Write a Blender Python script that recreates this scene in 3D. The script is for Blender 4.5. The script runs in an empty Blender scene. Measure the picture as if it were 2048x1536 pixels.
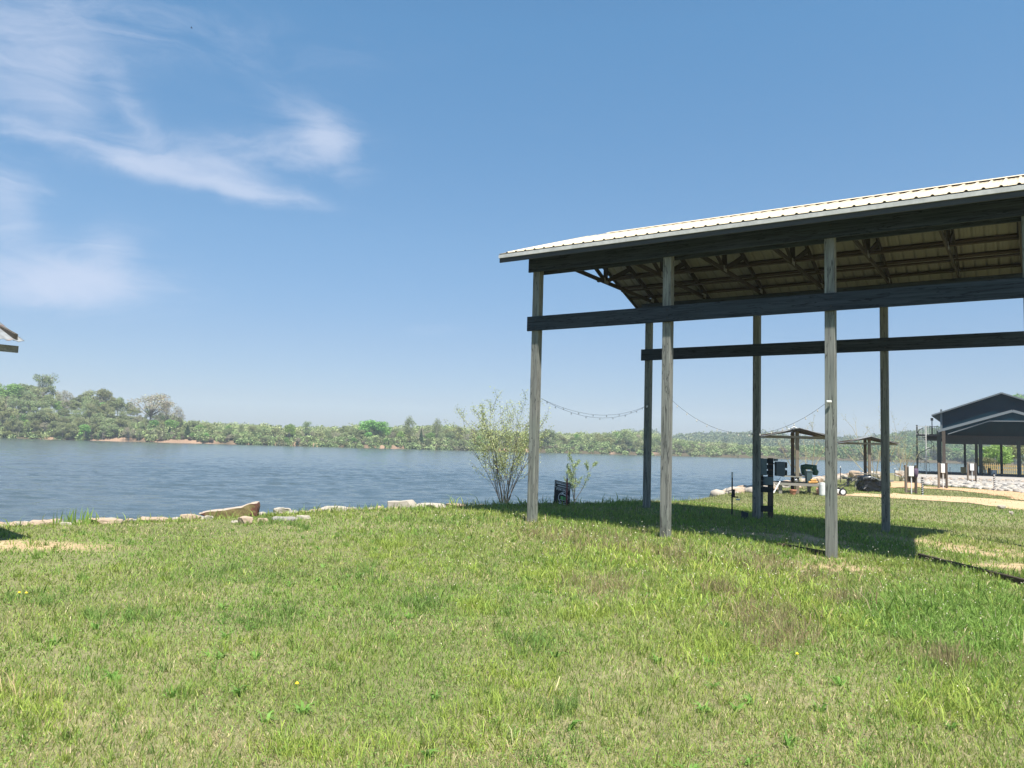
import bpy, bmesh, math, random
import numpy as np
from mathutils import Vector, Matrix
random.seed(7); RNG = np.random.default_rng(11)
C = bpy.context.scene.collection
SC = bpy.context.scene
R = math.radians
EYE = 1.55

# ------------------------------------------------------------------ camera
PITCH, ROLL, FPX = 4.573, 1.62, 1577.9
_p, _r = R(PITCH), R(ROLL)
FW = Vector((0, math.cos(_p), math.sin(_p))); U0 = Vector((0, -math.sin(_p), math.cos(_p))); R0 = Vector((1, 0, 0))
RT = R0 * math.cos(_r) + U0 * math.sin(_r); UP = -R0 * math.sin(_r) + U0 * math.cos(_r)
cam = bpy.data.objects.new('camera', bpy.data.cameras.new('camera')); C.objects.link(cam)
M4 = Matrix.Identity(4)
for i in range(3):
    M4[i][0] = RT[i]; M4[i][1] = UP[i]; M4[i][2] = -FW[i]
M4[2][3] = EYE
cam.matrix_world = M4
cam.data.sensor_width = 36; cam.data.lens = FPX / 2048 * 36
cam.data.clip_start = 0.05; cam.data.clip_end = 9000
SC.camera = cam
SC.view_settings.view_transform = 'Standard'; SC.view_settings.look = 'None'
SC.view_settings.exposure = 0.88; SC.view_settings.gamma = 1.0
SC.cycles.volume_bounces = 1
SC.cycles.max_bounces = 6; SC.cycles.transparent_max_bounces = 8

def at(px, py, Y):
    """place seen at photo pixel (px,py) when it stands Y metres ahead"""
    d = FW * FPX + RT * (px - 1024) + UP * (768 - py)
    t = Y / d.y
    return Vector((d.x * t, Y, EYE + d.z * t))
def azel(px, py):
    d = (FW * FPX + RT * (px - 1024) + UP * (768 - py)).normalized()
    return math.atan2(d.x, d.y), math.asin(d.z)
def gp(px, py, z=-0.03):
    """ground point at height z under pixel"""
    d = FW * FPX + RT * (px - 1024) + UP * (768 - py)
    t = (z - EYE) / d.z
    return Vector((d.x * t, d.y * t, z))

# ------------------------------------------------------------------ sun and sky
SUN = Vector((.18, -.484, 1.0)).normalized()
sun_el = math.asin(SUN.z); sun_rot = math.atan2(SUN.x, SUN.y)
sl = bpy.data.objects.new('sun', bpy.data.lights.new('sun', 'SUN')); C.objects.link(sl)
sl.data.energy = 5.0; sl.data.angle = R(0.53); sl.data.color = (1.0, 0.955, 0.88)
sl.rotation_euler = (-SUN).to_track_quat('-Z', 'Y').to_euler()

def N(t, k, **kw):
    n = t.nodes.new(k)
    for a, b in kw.items():
        if a == 'ins':
            for i, v in b.items(): n.inputs[i].default_value = v
        else: setattr(n, a, b)
    return n
def math_(t, op, a, b=None, clamp=False):
    n = t.nodes.new('ShaderNodeMath'); n.operation = op; n.use_clamp = clamp
    for i, v in enumerate((a, b)):
        if v is None: continue
        if isinstance(v, (int, float)): n.inputs[i].default_value = v
        else: t.links.new(v, n.inputs[i])
    return n.outputs[0]

W = bpy.data.worlds.new('World'); SC.world = W; W.use_nodes = True
wt = W.node_tree; wt.nodes.clear()
sky = N(wt, 'ShaderNodeTexSky', sky_type='NISHITA', sun_disc=False, sun_elevation=sun_el, sun_rotation=sun_rot,
        air_density=1.0, dust_density=.9, ozone_density=2.6, altitude=100)
tc = N(wt, 'ShaderNodeTexCoord')
sep = N(wt, 'ShaderNodeSeparateXYZ'); wt.links.new(tc.outputs['Generated'], sep.inputs[0])
azm = math_(wt, 'ARCTAN2', sep.outputs[0], sep.outputs[1]); elv = math_(wt, 'ARCSINE', sep.outputs[2])
cmb = N(wt, 'ShaderNodeCombineXYZ'); wt.links.new(azm, cmb.inputs[0]); wt.links.new(elv, cmb.inputs[1])
# domain warp so wisps have feathered edges
wn = N(wt, 'ShaderNodeTexNoise', ins={'Scale': 7.0, 'Detail': 5.0, 'Roughness': .6}); wt.links.new(cmb.outputs[0], wn.inputs['Vector'])
wsub = N(wt, 'ShaderNodeVectorMath', operation='SUBTRACT'); wt.links.new(wn.outputs['Color'], wsub.inputs[0]); wsub.inputs[1].default_value = (.5, .5, .5)
wsc = N(wt, 'ShaderNodeVectorMath', operation='MULTIPLY'); wt.links.new(wsub.outputs[0], wsc.inputs[0]); wsc.inputs[1].default_value = (.06, .035, 0)
wad = N(wt, 'ShaderNodeVectorMath', operation='ADD'); wt.links.new(cmb.outputs[0], wad.inputs[0]); wt.links.new(wsc.outputs[0], wad.inputs[1])
sp2 = N(wt, 'ShaderNodeSeparateXYZ'); wt.links.new(wad.outputs[0], sp2.inputs[0])
# (px, py, half-width px, half-height px, tilt deg in the sky, strength)
CL = [(270, 318, 120, 24, -4, 1.0), (400, 322, 130, 34, -8, .6), (520, 385, 120, 18, -3, 1.1), (560, 305, 170, 46, 6, .75), (660, 275, 70, 42, -30, .7),
      (600, 215, 130, 40, -12, .35), (255, 200, 20, 70, 40, .35), (110, 560, 185, 50, 3, 1.35), (215, 500, 60, 50, 45, .6), (5, 400, 55, 60, -20, 1.0),
      (50, 150, 130, 90, 10, .75), (130, 215, 60, 32, 0, .4), (60, 40, 240, 70, 8, .36), (330, 60, 300, 70, 10, .22), (865, 665, 90, 14, 4, .34),
      (1090, 235, 70, 25, -20, .06), (700, 110, 260, 50, 8, .12), (60, 265, 60, 25, -25, .3), (310, 460, 60, 22, 20, .12)]
tot = None
for (px, py, hw, hh, tilt, s) in CL:
    a0, e0 = azel(px, py)
    ca, sa = math.cos(R(tilt)), math.sin(R(tilt))
    da = math_(wt, 'SUBTRACT', sp2.outputs[0], a0); de = math_(wt, 'SUBTRACT', sp2.outputs[1], e0)
    u = math_(wt, 'ADD', math_(wt, 'MULTIPLY', da, ca * FPX / hw), math_(wt, 'MULTIPLY', de, sa * FPX / hw))
    v = math_(wt, 'ADD', math_(wt, 'MULTIPLY', da, -sa * FPX / hh), math_(wt, 'MULTIPLY', de, ca * FPX / hh))
    r2 = math_(wt, 'ADD', math_(wt, 'MULTIPLY', u, u), math_(wt, 'MULTIPLY', v, v))
    g = math_(wt, 'MULTIPLY', math_(wt, 'EXPONENT', math_(wt, 'MULTIPLY', r2, -1.0)), s)
    tot = g if tot is None else math_(wt, 'ADD', tot, g)
# streaky texture inside
mp = N(wt, 'ShaderNodeMapping'); mp.inputs['Scale'].default_value = (5.0, 17.0, 1); mp.inputs['Rotation'].default_value = (0, 0, R(-12))
wt.links.new(wad.outputs[0], mp.inputs[0])
sn = N(wt, 'ShaderNodeTexNoise', ins={'Scale': 1.5, 'Detail': 12.0, 'Roughness': .62, 'Distortion': .9}); wt.links.new(mp.outputs[0], sn.inputs['Vector'])
mr = N(wt, 'ShaderNodeMapRange', ins={'From Min': .28, 'From Max': .72, 'To Min': .45, 'To Max': 1.2}); wt.links.new(sn.outputs['Fac'], mr.inputs[0])
carve = math_(wt, 'MULTIPLY', math_(wt, 'SUBTRACT', sn.outputs['Fac'], .53), math_(wt, 'MULTIPLY', math_(wt, 'MULTIPLY', tot, 2.6, clamp=True), 1.75))
fac = math_(wt, 'ADD', tot, carve)
mrf = N(wt, 'ShaderNodeMapRange', interpolation_type='SMOOTHSTEP', ins={'From Min': 0.0, 'From Max': 1.45, 'To Min': 0.0, 'To Max': .72}); wt.links.new(fac, mrf.inputs[0])
fac = mrf.outputs[0]
# sky tint by elevation; the unseen upper sky is darkened to deepen shade
skc = N(wt, 'ShaderNodeMix', data_type='RGBA'); wt.links.new(fac, skc.inputs[0])
hs = N(wt, 'ShaderNodeHueSaturation', ins={'Hue': .49, 'Saturation': 1.08, 'Value': 1.1}); wt.links.new(sky.outputs[0], hs.inputs['Color'])
er = N(wt, 'ShaderNodeValToRGB'); ef = math_(wt, 'MULTIPLY', elv, 2 / math.pi, clamp=True); wt.links.new(ef, er.inputs[0])
el_ = er.color_ramp.elements; el_[0].position = 0; el_[0].color = (.50, .55, .71, 1); el_[1].position = 1; el_[1].color = (.38, .56, .68, 1)
for (p_, c_) in ((.035, (.56, .59, .73)), (.08, (.65, .66, .77)), (.16, (.75, .83, .91)), (.32, (.77, 1.03, 1.12)), (.40, (.74, 1.0, 1.1)), (.52, (.46, .66, .78))): e_ = el_.new(p_); e_.color = (*c_, 1)
em = N(wt, 'ShaderNodeVectorMath', operation='MULTIPLY'); wt.links.new(hs.outputs[0], em.inputs[0]); wt.links.new(er.outputs[0], em.inputs[1])
wt.links.new(em.outputs[0], skc.inputs[6]); skc.inputs[7].default_value = (4.6, 5.1, 6.3, 1)
bg = N(wt, 'ShaderNodeBackground'); bg.inputs[1].default_value = 0.078
wt.links.new(skc.outputs[2], bg.inputs[0])
wo = N(wt, 'ShaderNodeOutputWorld'); wt.links.new(bg.outputs[0], wo.inputs[0])

# ------------------------------------------------------------------ materials
MATS = {}
def mat(name, rgb, rough=.8, metal=0, noise=None, spec=.3, bump=0, bscale=30, stretch=None, rnd=0, col2=None, trans=0, spots=None, coord='Object'):
    m = bpy.data.materials.new(name); m.use_nodes = True; t = m.node_tree
    b = t.nodes['Principled BSDF']; b.inputs['Roughness'].default_value = rough; b.inputs['Metallic'].default_value = metal
    b.inputs['Specular IOR Level'].default_value = spec
    tc = N(t, 'ShaderNodeTexCoord'); src = tc.outputs[coord]
    if stretch:
        mp = N(t, 'ShaderNodeMapping'); mp.inputs['Scale'].default_value = stretch; t.links.new(src, mp.inputs[0]); src = mp.outputs[0]
    out = None
    if noise:
        n1 = N(t, 'ShaderNodeTexNoise', ins={'Scale': noise, 'Detail': 6.0, 'Roughness': .65}); t.links.new(src, n1.inputs['Vector'])
        cr = N(t, 'ShaderNodeMapRange', ins={'From Min': .3, 'From Max': .7}); t.links.new(n1.outputs['Fac'], cr.inputs[0])
        mx = N(t, 'ShaderNodeMix', data_type='RGBA'); t.links.new(cr.outputs[0], mx.inputs[0])
        mx.inputs[6].default_value = (*rgb, 1); c2 = col2 or tuple(c * .6 for c in rgb); mx.inputs[7].default_value = (*c2, 1)
        out = mx.outputs[2]
        if spots:
            n2 = N(t, 'ShaderNodeTexNoise', ins={'Scale': spots[0], 'Detail': 4.0}); t.links.new(tc.outputs[coord], n2.inputs['Vector'])
            c2 = N(t, 'ShaderNodeMapRange', ins={'From Min': spots[1], 'From Max': spots[1] + .08}); t.links.new(n2.outputs['Fac'], c2.inputs[0])
            m2 = N(t, 'ShaderNodeMix', data_type='RGBA'); t.links.new(c2.outputs[0], m2.inputs[0]); t.links.new(out, m2.inputs[6]); m2.inputs[7].default_value = (*spots[2], 1)
            out = m2.outputs[2]
    if rnd:
        oi = N(t, 'ShaderNodeObjectInfo')
        hv = N(t, 'ShaderNodeHueSaturation')
        v = N(t, 'ShaderNodeMapRange', ins={'To Min': 1 - rnd, 'To Max': 1 + rnd}); t.links.new(oi.outputs['Random'], v.inputs[0]); t.links.new(v.outputs[0], hv.inputs['Value'])
        r7 = math_(t, 'FRACT', math_(t, 'MULTIPLY', oi.outputs['Random'], 7.31))
        v2 = N(t, 'ShaderNodeMapRange', ins={'To Min': .5 - rnd * .1, 'To Max': .5 + rnd * .1}); t.links.new(r7, v2.inputs[0]); t.links.new(v2.outputs[0], hv.inputs['Hue'])
        if out: t.links.new(out, hv.inputs['Color'])
        else: hv.inputs['Color'].default_value = (*rgb, 1)
        out = hv.outputs[0]
    if out: t.links.new(out, b.inputs['Base Color'])
    else: b.inputs['Base Color'].default_value = (*rgb, 1)
    if bump:
        bn = N(t, 'ShaderNodeTexNoise', ins={'Scale': bscale, 'Detail': 6.0, 'Roughness': .6}); t.links.new(src, bn.inputs['Vector'])
        bp = N(t, 'ShaderNodeBump', ins={'Strength': bump, 'Distance': .02}); t.links.new(bn.outputs['Fac'], bp.inputs['Height']); t.links.new(bp.outputs[0], b.inputs['Normal'])
    if trans:
        tr = N(t, 'ShaderNodeBsdfTranslucent'); ms = N(t, 'ShaderNodeMixShader'); ms.inputs[0].default_value = trans
        if out: t.links.new(out, tr.inputs[0])
        else: tr.inputs[0].default_value = (*rgb, 1)
        t.links.new(b.outputs[0], ms.inputs[1]); t.links.new(tr.outputs[0], ms.inputs[2]); t.links.new(ms.outputs[0], t.nodes['Material Output'].inputs[0])
    MATS[name] = m
    return m
def leafmat(name, trans=.3, rnd=.15, gain=1.0, rough=.6, spec=.2):
    """colour comes from each leaf or blade's own colour attribute"""
    m = bpy.data.materials.new(name); m.use_nodes = True; t = m.node_tree
    b = t.nodes['Principled BSDF']; b.inputs['Roughness'].default_value = rough; b.inputs['Specular IOR Level'].default_value = spec
    a = N(t, 'ShaderNodeAttribute', attribute_name='col')
    oi = N(t, 'ShaderNodeObjectInfo'); hv = N(t, 'ShaderNodeHueSaturation'); t.links.new(a.outputs['Color'], hv.inputs['Color'])
    v = N(t, 'ShaderNodeMapRange', ins={'To Min': gain * (1 - rnd), 'To Max': gain * (1 + rnd)}); t.links.new(oi.outputs['Random'], v.inputs[0]); t.links.new(v.outputs[0], hv.inputs['Value'])
    r7 = math_(t, 'FRACT', math_(t, 'MULTIPLY', oi.outputs['Random'], 7.31))
    v2 = N(t, 'ShaderNodeMapRange', ins={'To Min': .5 - rnd * .12, 'To Max': .5 + rnd * .12}); t.links.new(r7, v2.inputs[0]); t.links.new(v2.outputs[0], hv.inputs['Hue'])
    t.links.new(hv.outputs[0], b.inputs['Base Color'])
    tr = N(t, 'ShaderNodeBsdfTranslucent'); t.links.new(hv.outputs[0], tr.inputs[0])
    ms = N(t, 'ShaderNodeMixShader'); ms.inputs[0].default_value = trans
    t.links.new(b.outputs[0], ms.inputs[1]); t.links.new(tr.outputs[0], ms.inputs[2]); t.links.new(ms.outputs[0], t.nodes['Material Output'].inputs[0])
    MATS[name] = m
    return m

def woodmat(name, rgb, dark, axis, contrast=1.0, knots=True, rough=.85):
    """weathered timber: grain runs along the given object axis"""
    m = bpy.data.materials.new(name); m.use_nodes = True; t = m.node_tree
    b = t.nodes['Principled BSDF']; b.inputs['Roughness'].default_value = rough; b.inputs['Specular IOR Level'].default_value = .2
    tc = N(t, 'ShaderNodeTexCoord'); oi = N(t, 'ShaderNodeObjectInfo')
    off = N(t, 'ShaderNodeVectorMath', operation='ADD'); t.links.new(tc.outputs['Object'], off.inputs[0])
    cx = N(t, 'ShaderNodeCombineXYZ'); t.links.new(math_(t, 'MULTIPLY', oi.outputs['Random'], 37.0), cx.inputs[0]); t.links.new(math_(t, 'MULTIPLY', oi.outputs['Random'], 19.0), cx.inputs[2])
    t.links.new(cx.outputs[0], off.inputs[1])
    sc = [22, 22, 22]; sc[axis] = .7
    mp = N(t, 'ShaderNodeMapping'); mp.inputs['Scale'].default_value = sc; t.links.new(off.outputs[0], mp.inputs[0])
    n1 = N(t, 'ShaderNodeTexNoise', ins={'Scale': 1.0, 'Detail': 5.0, 'Roughness': .6, 'Distortion': .6}); t.links.new(mp.outputs[0], n1.inputs['Vector'])
    sc2 = [60, 60, 60]; sc2[axis] = 1.6
    mp2 = N(t, 'ShaderNodeMapping'); mp2.inputs['Scale'].default_value = sc2; t.links.new(off.outputs[0], mp2.inputs[0])
    n2 = N(t, 'ShaderNodeTexNoise', ins={'Scale': 1.0, 'Detail': 3.0}); t.links.new(mp2.outputs[0], n2.inputs['Vector'])
    n3 = N(t, 'ShaderNodeTexNoise', ins={'Scale': .9, 'Detail': 3.0}); t.links.new(off.outputs[0], n3.inputs['Vector'])
    f = math_(t, 'ADD', math_(t, 'MULTIPLY', n1.outputs['Fac'], .6), math_(t, 'MULTIPLY', n2.outputs['Fac'], .4))
    mr = N(t, 'ShaderNodeMapRange', ins={'From Min': .5 - .14 / contrast, 'From Max': .5 + .16 / contrast}); t.links.new(f, mr.inputs[0])
    mx = N(t, 'ShaderNodeMix', data_type='RGBA'); t.links.new(mr.outputs[0], mx.inputs[0]); mx.inputs[6].default_value = (*dark, 1); mx.inputs[7].default_value = (*rgb, 1)
    mr3 = N(t, 'ShaderNodeMapRange', ins={'From Min': .35, 'From Max': .7}); t.links.new(n3.outputs['Fac'], mr3.inputs[0])
    mx2 = N(t, 'ShaderNodeMix', data_type='RGBA', blend_type='MULTIPLY'); t.links.new(mr3.outputs[0], mx2.inputs[0]); t.links.new(mx.outputs[2], mx2.inputs[6]); mx2.inputs[7].default_value = (.82, .9, .84, 1)
    cur = mx2.outputs[2]
    if knots:   # narrow dark drying cracks
        sc4 = [14, 14, 14]; sc4[axis] = .9
        mp4 = N(t, 'ShaderNodeMapping'); mp4.inputs['Scale'].default_value = sc4; t.links.new(off.outputs[0], mp4.inputs[0])
        n4 = N(t, 'ShaderNodeTexNoise', ins={'Scale': 1.3, 'Detail': 4.0, 'Distortion': 1.2}); t.links.new(mp4.outputs[0], n4.inputs['Vector'])
        ab = math_(t, 'ABSOLUTE', math_(t, 'SUBTRACT', n4.outputs['Fac'], .56))
        c4 = N(t, 'ShaderNodeMapRange', ins={'From Min': .012, 'From Max': .03}); t.links.new(ab, c4.inputs[0])
        mx3 = N(t, 'ShaderNodeMix', data_type='RGBA'); t.links.new(c4.outputs[0], mx3.inputs[0]); mx3.inputs[6].default_value = (*[c * .55 for c in dark], 1); t.links.new(cur, mx3.inputs[7])
        cur = mx3.outputs[2]
    t.links.new(cur, b.inputs['Base Color'])
    bp = N(t, 'ShaderNodeBump', ins={'Strength': .5, 'Distance': .004}); t.links.new(f, bp.inputs['Height']); t.links.new(bp.outputs[0], b.inputs['Normal'])
    MATS[name] = m
    return m

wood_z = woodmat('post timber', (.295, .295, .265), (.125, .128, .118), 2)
wood_x = woodmat('beam timber', (.052, .064, .079), (.022, .029, .037), 0)  # beam colour darkened and blued to deepen the shade under the roof
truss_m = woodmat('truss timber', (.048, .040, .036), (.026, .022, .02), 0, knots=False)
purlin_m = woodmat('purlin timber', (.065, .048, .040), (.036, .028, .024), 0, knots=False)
tan_wood = woodmat('tan timber', (.27, .21, .165), (.16, .125, .10), 2, knots=False)
brown_wood = woodmat('brown timber', (.13, .10, .082), (.07, .055, .046), 2, knots=False)
grey_plank = woodmat('grey plank', (.36, .33, .29), (.17, .15, .13), 0, knots=False)
cream_metal = mat('cream roof metal', (.62, .53, .385), .8, 0, noise=1.2, col2=(.59, .50, .36), spec=.1)
cream_back = mat('roof metal shaded back coat', (.205, .20, .182), .7, 0, noise=1.2, col2=(.16, .158, .145))  # back coat of the undersides, its colour darkened to deepen the roof's shade
trim_metal = mat('trim metal', (.62, .61, .57), .45, 0, noise=6, col2=(.40, .40, .38))
fascia_m = mat('fascia board', (.07, .075, .08), .8, 0, noise=9, col2=(.045, .05, .055), stretch=(.3, 6, 6))
plate_m = mat('galvanised plate', (.45, .46, .47), .35, .8)
rust_metal = mat('rusty roof metal', (.25, .27, .28), .6, .1, noise=5, col2=(.15, .15, .145), spots=(2.2, .6, (.24, .10, .05)))
black_m = mat('black metal', (.02, .022, .025), .5)
green_steel = mat('dark green siding', (.004, .034, .054), .7, 0, noise=.6, col2=(.003, .026, .042), spec=.03)
grey_box = mat('grey enamel', (.13, .19, .21), .5, 0, noise=8, col2=(.10, .145, .16))
white_m = mat('white plastic', (.72, .72, .70), .5, 0, noise=8, col2=(.6, .6, .58))
navy_board = mat('dark back board', (.03, .04, .045), .8, 0, noise=8)

# ------------------------------------------------------------------ object helpers
def tag(o, label=None, cat=None, group=None, kind=None):
    if label: o['label'] = label
    if cat: o['category'] = cat
    if group: o['group'] = group
    if kind: o['kind'] = kind
    return o
def empty(name, loc, rz=0, label=None, cat=None, group=None):
    o = bpy.data.objects.new(name, None); C.objects.link(o); o.location = loc; o.rotation_euler = (0, 0, rz); o.empty_display_size = .2
    return tag(o, label, cat, group)
def mesh_np(name, V, F, mats, mi=None, col=None, smooth=False, link=True, parent=None):
    """F: list of face index arrays (each an n x k int array)"""
    me = bpy.data.meshes.new(name); V = np.asarray(V, dtype=np.float32)
    F = [np.asarray(f, dtype=np.int32) for f in F if len(f)]
    me.vertices.add(len(V)); me.vertices.foreach_set('co', V.ravel())
    nl = sum(f.size for f in F); nf = sum(len(f) for f in F)
    me.loops.add(nl); me.loops.foreach_set('vertex_index', np.concatenate([f.ravel() for f in F]))
    me.polygons.add(nf)
    tot = np.concatenate([np.full(len(f), f.shape[1], dtype=np.int32) for f in F])
    st = np.zeros(nf, dtype=np.int32); st[1:] = np.cumsum(tot)[:-1]
    me.polygons.foreach_set('loop_start', st); me.polygons.foreach_set('loop_total', tot)
    if mi is not None: me.polygons.foreach_set('material_index', np.asarray(mi, dtype=np.int32))
    if smooth: me.polygons.foreach_set('use_smooth', np.ones(nf, dtype=bool))
    if not isinstance(mats, (list, tuple)): mats = [mats]
    for m in mats: me.materials.append(m)
    if col is not None:
        a = me.color_attributes.new('col', 'FLOAT_COLOR', 'POINT')
        c = np.ones((len(V), 4), dtype=np.float32); c[:, :3] = col; a.data.foreach_set('color', c.ravel())
    me.update(); me.validate()
    if not link: return me
    o = bpy.data.objects.new(name, me); C.objects.link(o)
    if parent: o.parent = parent
    return o
class MB:
    def __init__(s): s.v = []; s.f = []
    def box(s, c, d, rz=0, M=None):
        x, y, z = [k / 2 for k in d]; n = len(s.v)
        m = M if M is not None else Matrix.Rotation(rz, 3, 'Z')
        for dz in (-z, z):
            for (dx, dy) in ((-x, -y), (x, -y), (x, y), (-x, y)):
                s.v.append(tuple(Vector(c) + m @ Vector((dx, dy, dz))))
        s.f += [(n, n + 3, n + 2, n + 1), (n + 4, n + 5, n + 6, n + 7), (n, n + 1, n + 5, n + 4), (n + 1, n + 2, n + 6, n + 5), (n + 2, n + 3, n + 7, n + 6), (n + 3, n, n + 4, n + 7)]
        return s
    def bar(s, a, b, w, h, up=(0, 0, 1)):
        a, b = Vector(a), Vector(b); x = (b - a).normalized(); upv = Vector(up)
        y = upv.cross(x)
        if y.length < 1e-4: y = Vector((1, 0, 0)).cross(x)
        y.normalize(); z = x.cross(y)
        m = Matrix((x, y, z)).transposed()
        return s.box((a + b) / 2, ((b - a).length, w, h), M=m)
    def tube(s, pts, r, n=6, cap=True):
        pts = [Vector(p) for p in pts]; rs = r if isinstance(r, (list, tuple)) else [r] * len(pts)
        base = len(s.v)
        for i, p in enumerate(pts):
            t = (pts[min(i + 1, len(pts) - 1)] - pts[max(i - 1, 0)]).normalized()
            a = t.orthogonal().normalized() if i == 0 else (prev - t * prev.dot(t)).normalized()
            prev = a; b = t.cross(a)
            for k in range(n):
                th = 2 * math.pi * k / n; s.v.append(tuple(p + (a * math.cos(th) + b * math.sin(th)) * rs[i]))
        for i in range(len(pts) - 1):
            for k in range(n):
                k2 = (k + 1) % n; q = base + i * n
                s.f.append((q + k, q + k2, q + n + k2, q + n + k))
        if cap:
            s.f.append(tuple(base + k for k in range(n))[::-1]); q = base + (len(pts) - 1) * n; s.f.append(tuple(q + k for k in range(n)))
        return s
    def lathe(s, c, prof, n=16):
        base = len(s.v)
        for (r, z) in prof:
            for k in range(n):
                th = 2 * math.pi * k / n; s.v.append((c[0] + r * math.cos(th), c[1] + r * math.sin(th), c[2] + z))
        for i in range(len(prof) - 1):
            for k in range(n):
                k2 = (k + 1) % n; q = base + i * n; s.f.append((q + k, q + k2, q + n + k2, q + n + k))
        s.f.append(tuple(base + k for k in range(n))[::-1]); q = base + (len(prof) - 1) * n; s.f.append(tuple(q + k for k in range(n)))
        return s
    def poly(s, pts): n = len(s.v); s.v += [tuple(p) for p in pts]; s.f.append(tuple(range(n, n + len(pts)))); return s
    def prism(s, pts, d):
        """closed outline pts pushed along vector d"""
        n = len(s.v); k = len(pts); d = Vector(d); s.v += [tuple(p) for p in pts] + [tuple(Vector(p) + d) for p in pts]
        s.f.append(tuple(range(n, n + k))[::-1]); s.f.append(tuple(range(n + k, n + 2 * k)))
        for i in range(k): j = (i + 1) % k; s.f.append((n + i, n + j, n + k + j, n + k + i))
        return s
    def obj(s, name, m, parent=None, bevel=0, smooth=False, local=None):
        me = bpy.data.meshes.new(name); me.from_pydata(s.v, [], s.f); me.update()
        bm = bmesh.new(); bm.from_mesh(me); bmesh.ops.recalc_face_normals(bm, faces=bm.faces)
        if bevel: bmesh.ops.bevel(bm, geom=list(bm.edges), offset=bevel, segments=1, affect='EDGES', clamp_overlap=True)
        bm.to_mesh(me); bm.free()
        if local: me.transform(Matrix.Translation(-Vector(local)))
        if smooth:
            for p in me.polygons: p.use_smooth = True
        me.materials.append(m); o = bpy.data.objects.new(name, me); C.objects.link(o)
        if parent: o.parent = parent
        if local: o.location = local
        return o
def dup(o, loc, rz=None, sc=None, **kw):
    def cp(a, par):
        c = a.copy(); C.objects.link(c)
        if par: c.parent = par
        for ch in [q for q in C.objects if q.parent == a]: cp(ch, c)
        return c
    c = cp(o, None); c.location = loc
    if rz is not None: c.rotation_euler[2] = rz
    if sc is not None: c.scale = sc if hasattr(sc, '__len__') else (sc,) * 3
    return tag(c, **kw)

# smooth value noise for numpy
_tab = np.random.default_rng(5).random((256, 256))
def vnoise(x, y, s):
    x = np.asarray(x) / s + 500.3; y = np.asarray(y) / s + 711.7
    xi = np.floor(x).astype(int); yi = np.floor(y).astype(int); fx = x - xi; fy = y - yi
    fx = fx * fx * (3 - 2 * fx); fy = fy * fy * (3 - 2 * fy)
    g = lambda a, b: _tab[a % 256, b % 256]
    return (g(xi, yi) * (1 - fx) + g(xi + 1, yi) * fx) * (1 - fy) + (g(xi, yi + 1) * (1 - fx) + g(xi + 1, yi + 1) * fx) * fy
def fbm(x, y, s, o=4):
    a = 0; w = 1; t = 0
    for k in range(o): a = a + w * vnoise(x, y, s / 2 ** k); t += w; w *= .55
    return a / t
def sstep(a, b, x): t = np.clip((np.asarray(x, dtype=float) - a) / (b - a), 0, 1); return t * t * (3 - 2 * t)

# ------------------------------------------------------------------ shed frame (s along the shed, w across it)
TH = R(-33.483); SX, SY = .504, 16.78; SHW = 5.912; PS = [0, 2.979, 5.958, 8.84]
DV = Vector((math.cos(TH), math.sin(TH), 0)); NV = Vector((-math.sin(TH), math.cos(TH), 0))
def SW(s, w, z): return Vector((SX, SY, 0)) + DV * s + NV * w + Vector((0, 0, z))
def sw_of(x, y): return (x - SX) * DV.x + (y - SY) * DV.y, (x - SX) * NV.x + (y - SY) * NV.y

# ------------------------------------------------------------------ terrain
WATER = -0.75
SHORE = [(-90, -40), (-40, -14), (-20, 3.0), (-12.5, 10.2), (-8.7, 13.4), (-6.2, 15.5), (-3.8, 18.2), (-1.6, 20.0), (.4, 21.4), (2.6, 22.6), (4.6, 26), (7.8, 31.5), (12.3, 40), (17.5, 49.5), (23.6, 60),
         (31.2, 73), (40, 86), (54, 99), (80, 118), (130, 150), (260, 230), (600, 330), (3000, 400)]
def shore_d(x, y):
    """signed distance to the near shoreline, positive on land"""
    x = np.asarray(x, dtype=float); y = np.asarray(y, dtype=float)
    best = np.full(x.shape, 1e9); sg = np.ones(x.shape)
    for (a, b) in zip(SHORE[:-1], SHORE[1:]):
        ex, ey = b[0] - a[0], b[1] - a[1]; L2 = ex * ex + ey * ey
        t = np.clip(((x - a[0]) * ex + (y - a[1]) * ey) / L2, 0, 1)
        dx, dy = x - a[0] - t * ex, y - a[1] - t * ey; d = np.hypot(dx, dy)
        c = ex * (y - a[1]) - ey * (x - a[0])     # >0 left of the line = water
        m = d < best; best = np.where(m, d, best); sg = np.where(m, np.where(c > 0, -1., 1.), sg)
    return best * sg
def far_y(x):     # far waterline
    x = np.asarray(x, dtype=float)
    xs = [-1600, -420, -220, -60, 80, 215, 305, 420, 700, 1600]; ys = [300, 322, 339, 380, 432, 480, 508, 505, 470, 420]
    return np.interp(x, xs, ys)
def land_h(x, y):
    x = np.asarray(x, dtype=float); y = np.asarray(y, dtype=float)
    s, w = sw_of(x, y)
    h = -.0 - .029 * np.clip(s, -1, 9.5) * sstep(-9, -1, w) * (1 - sstep(7, 14, w)) - .20 * sstep(6, 14, w) + .12 * sstep(40, 90, w)
    h = h + (fbm(x, y, 3.1, 3) - .5) * .09 * (1 - sstep(60, 90, np.hypot(x, y)))
    return h
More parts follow.
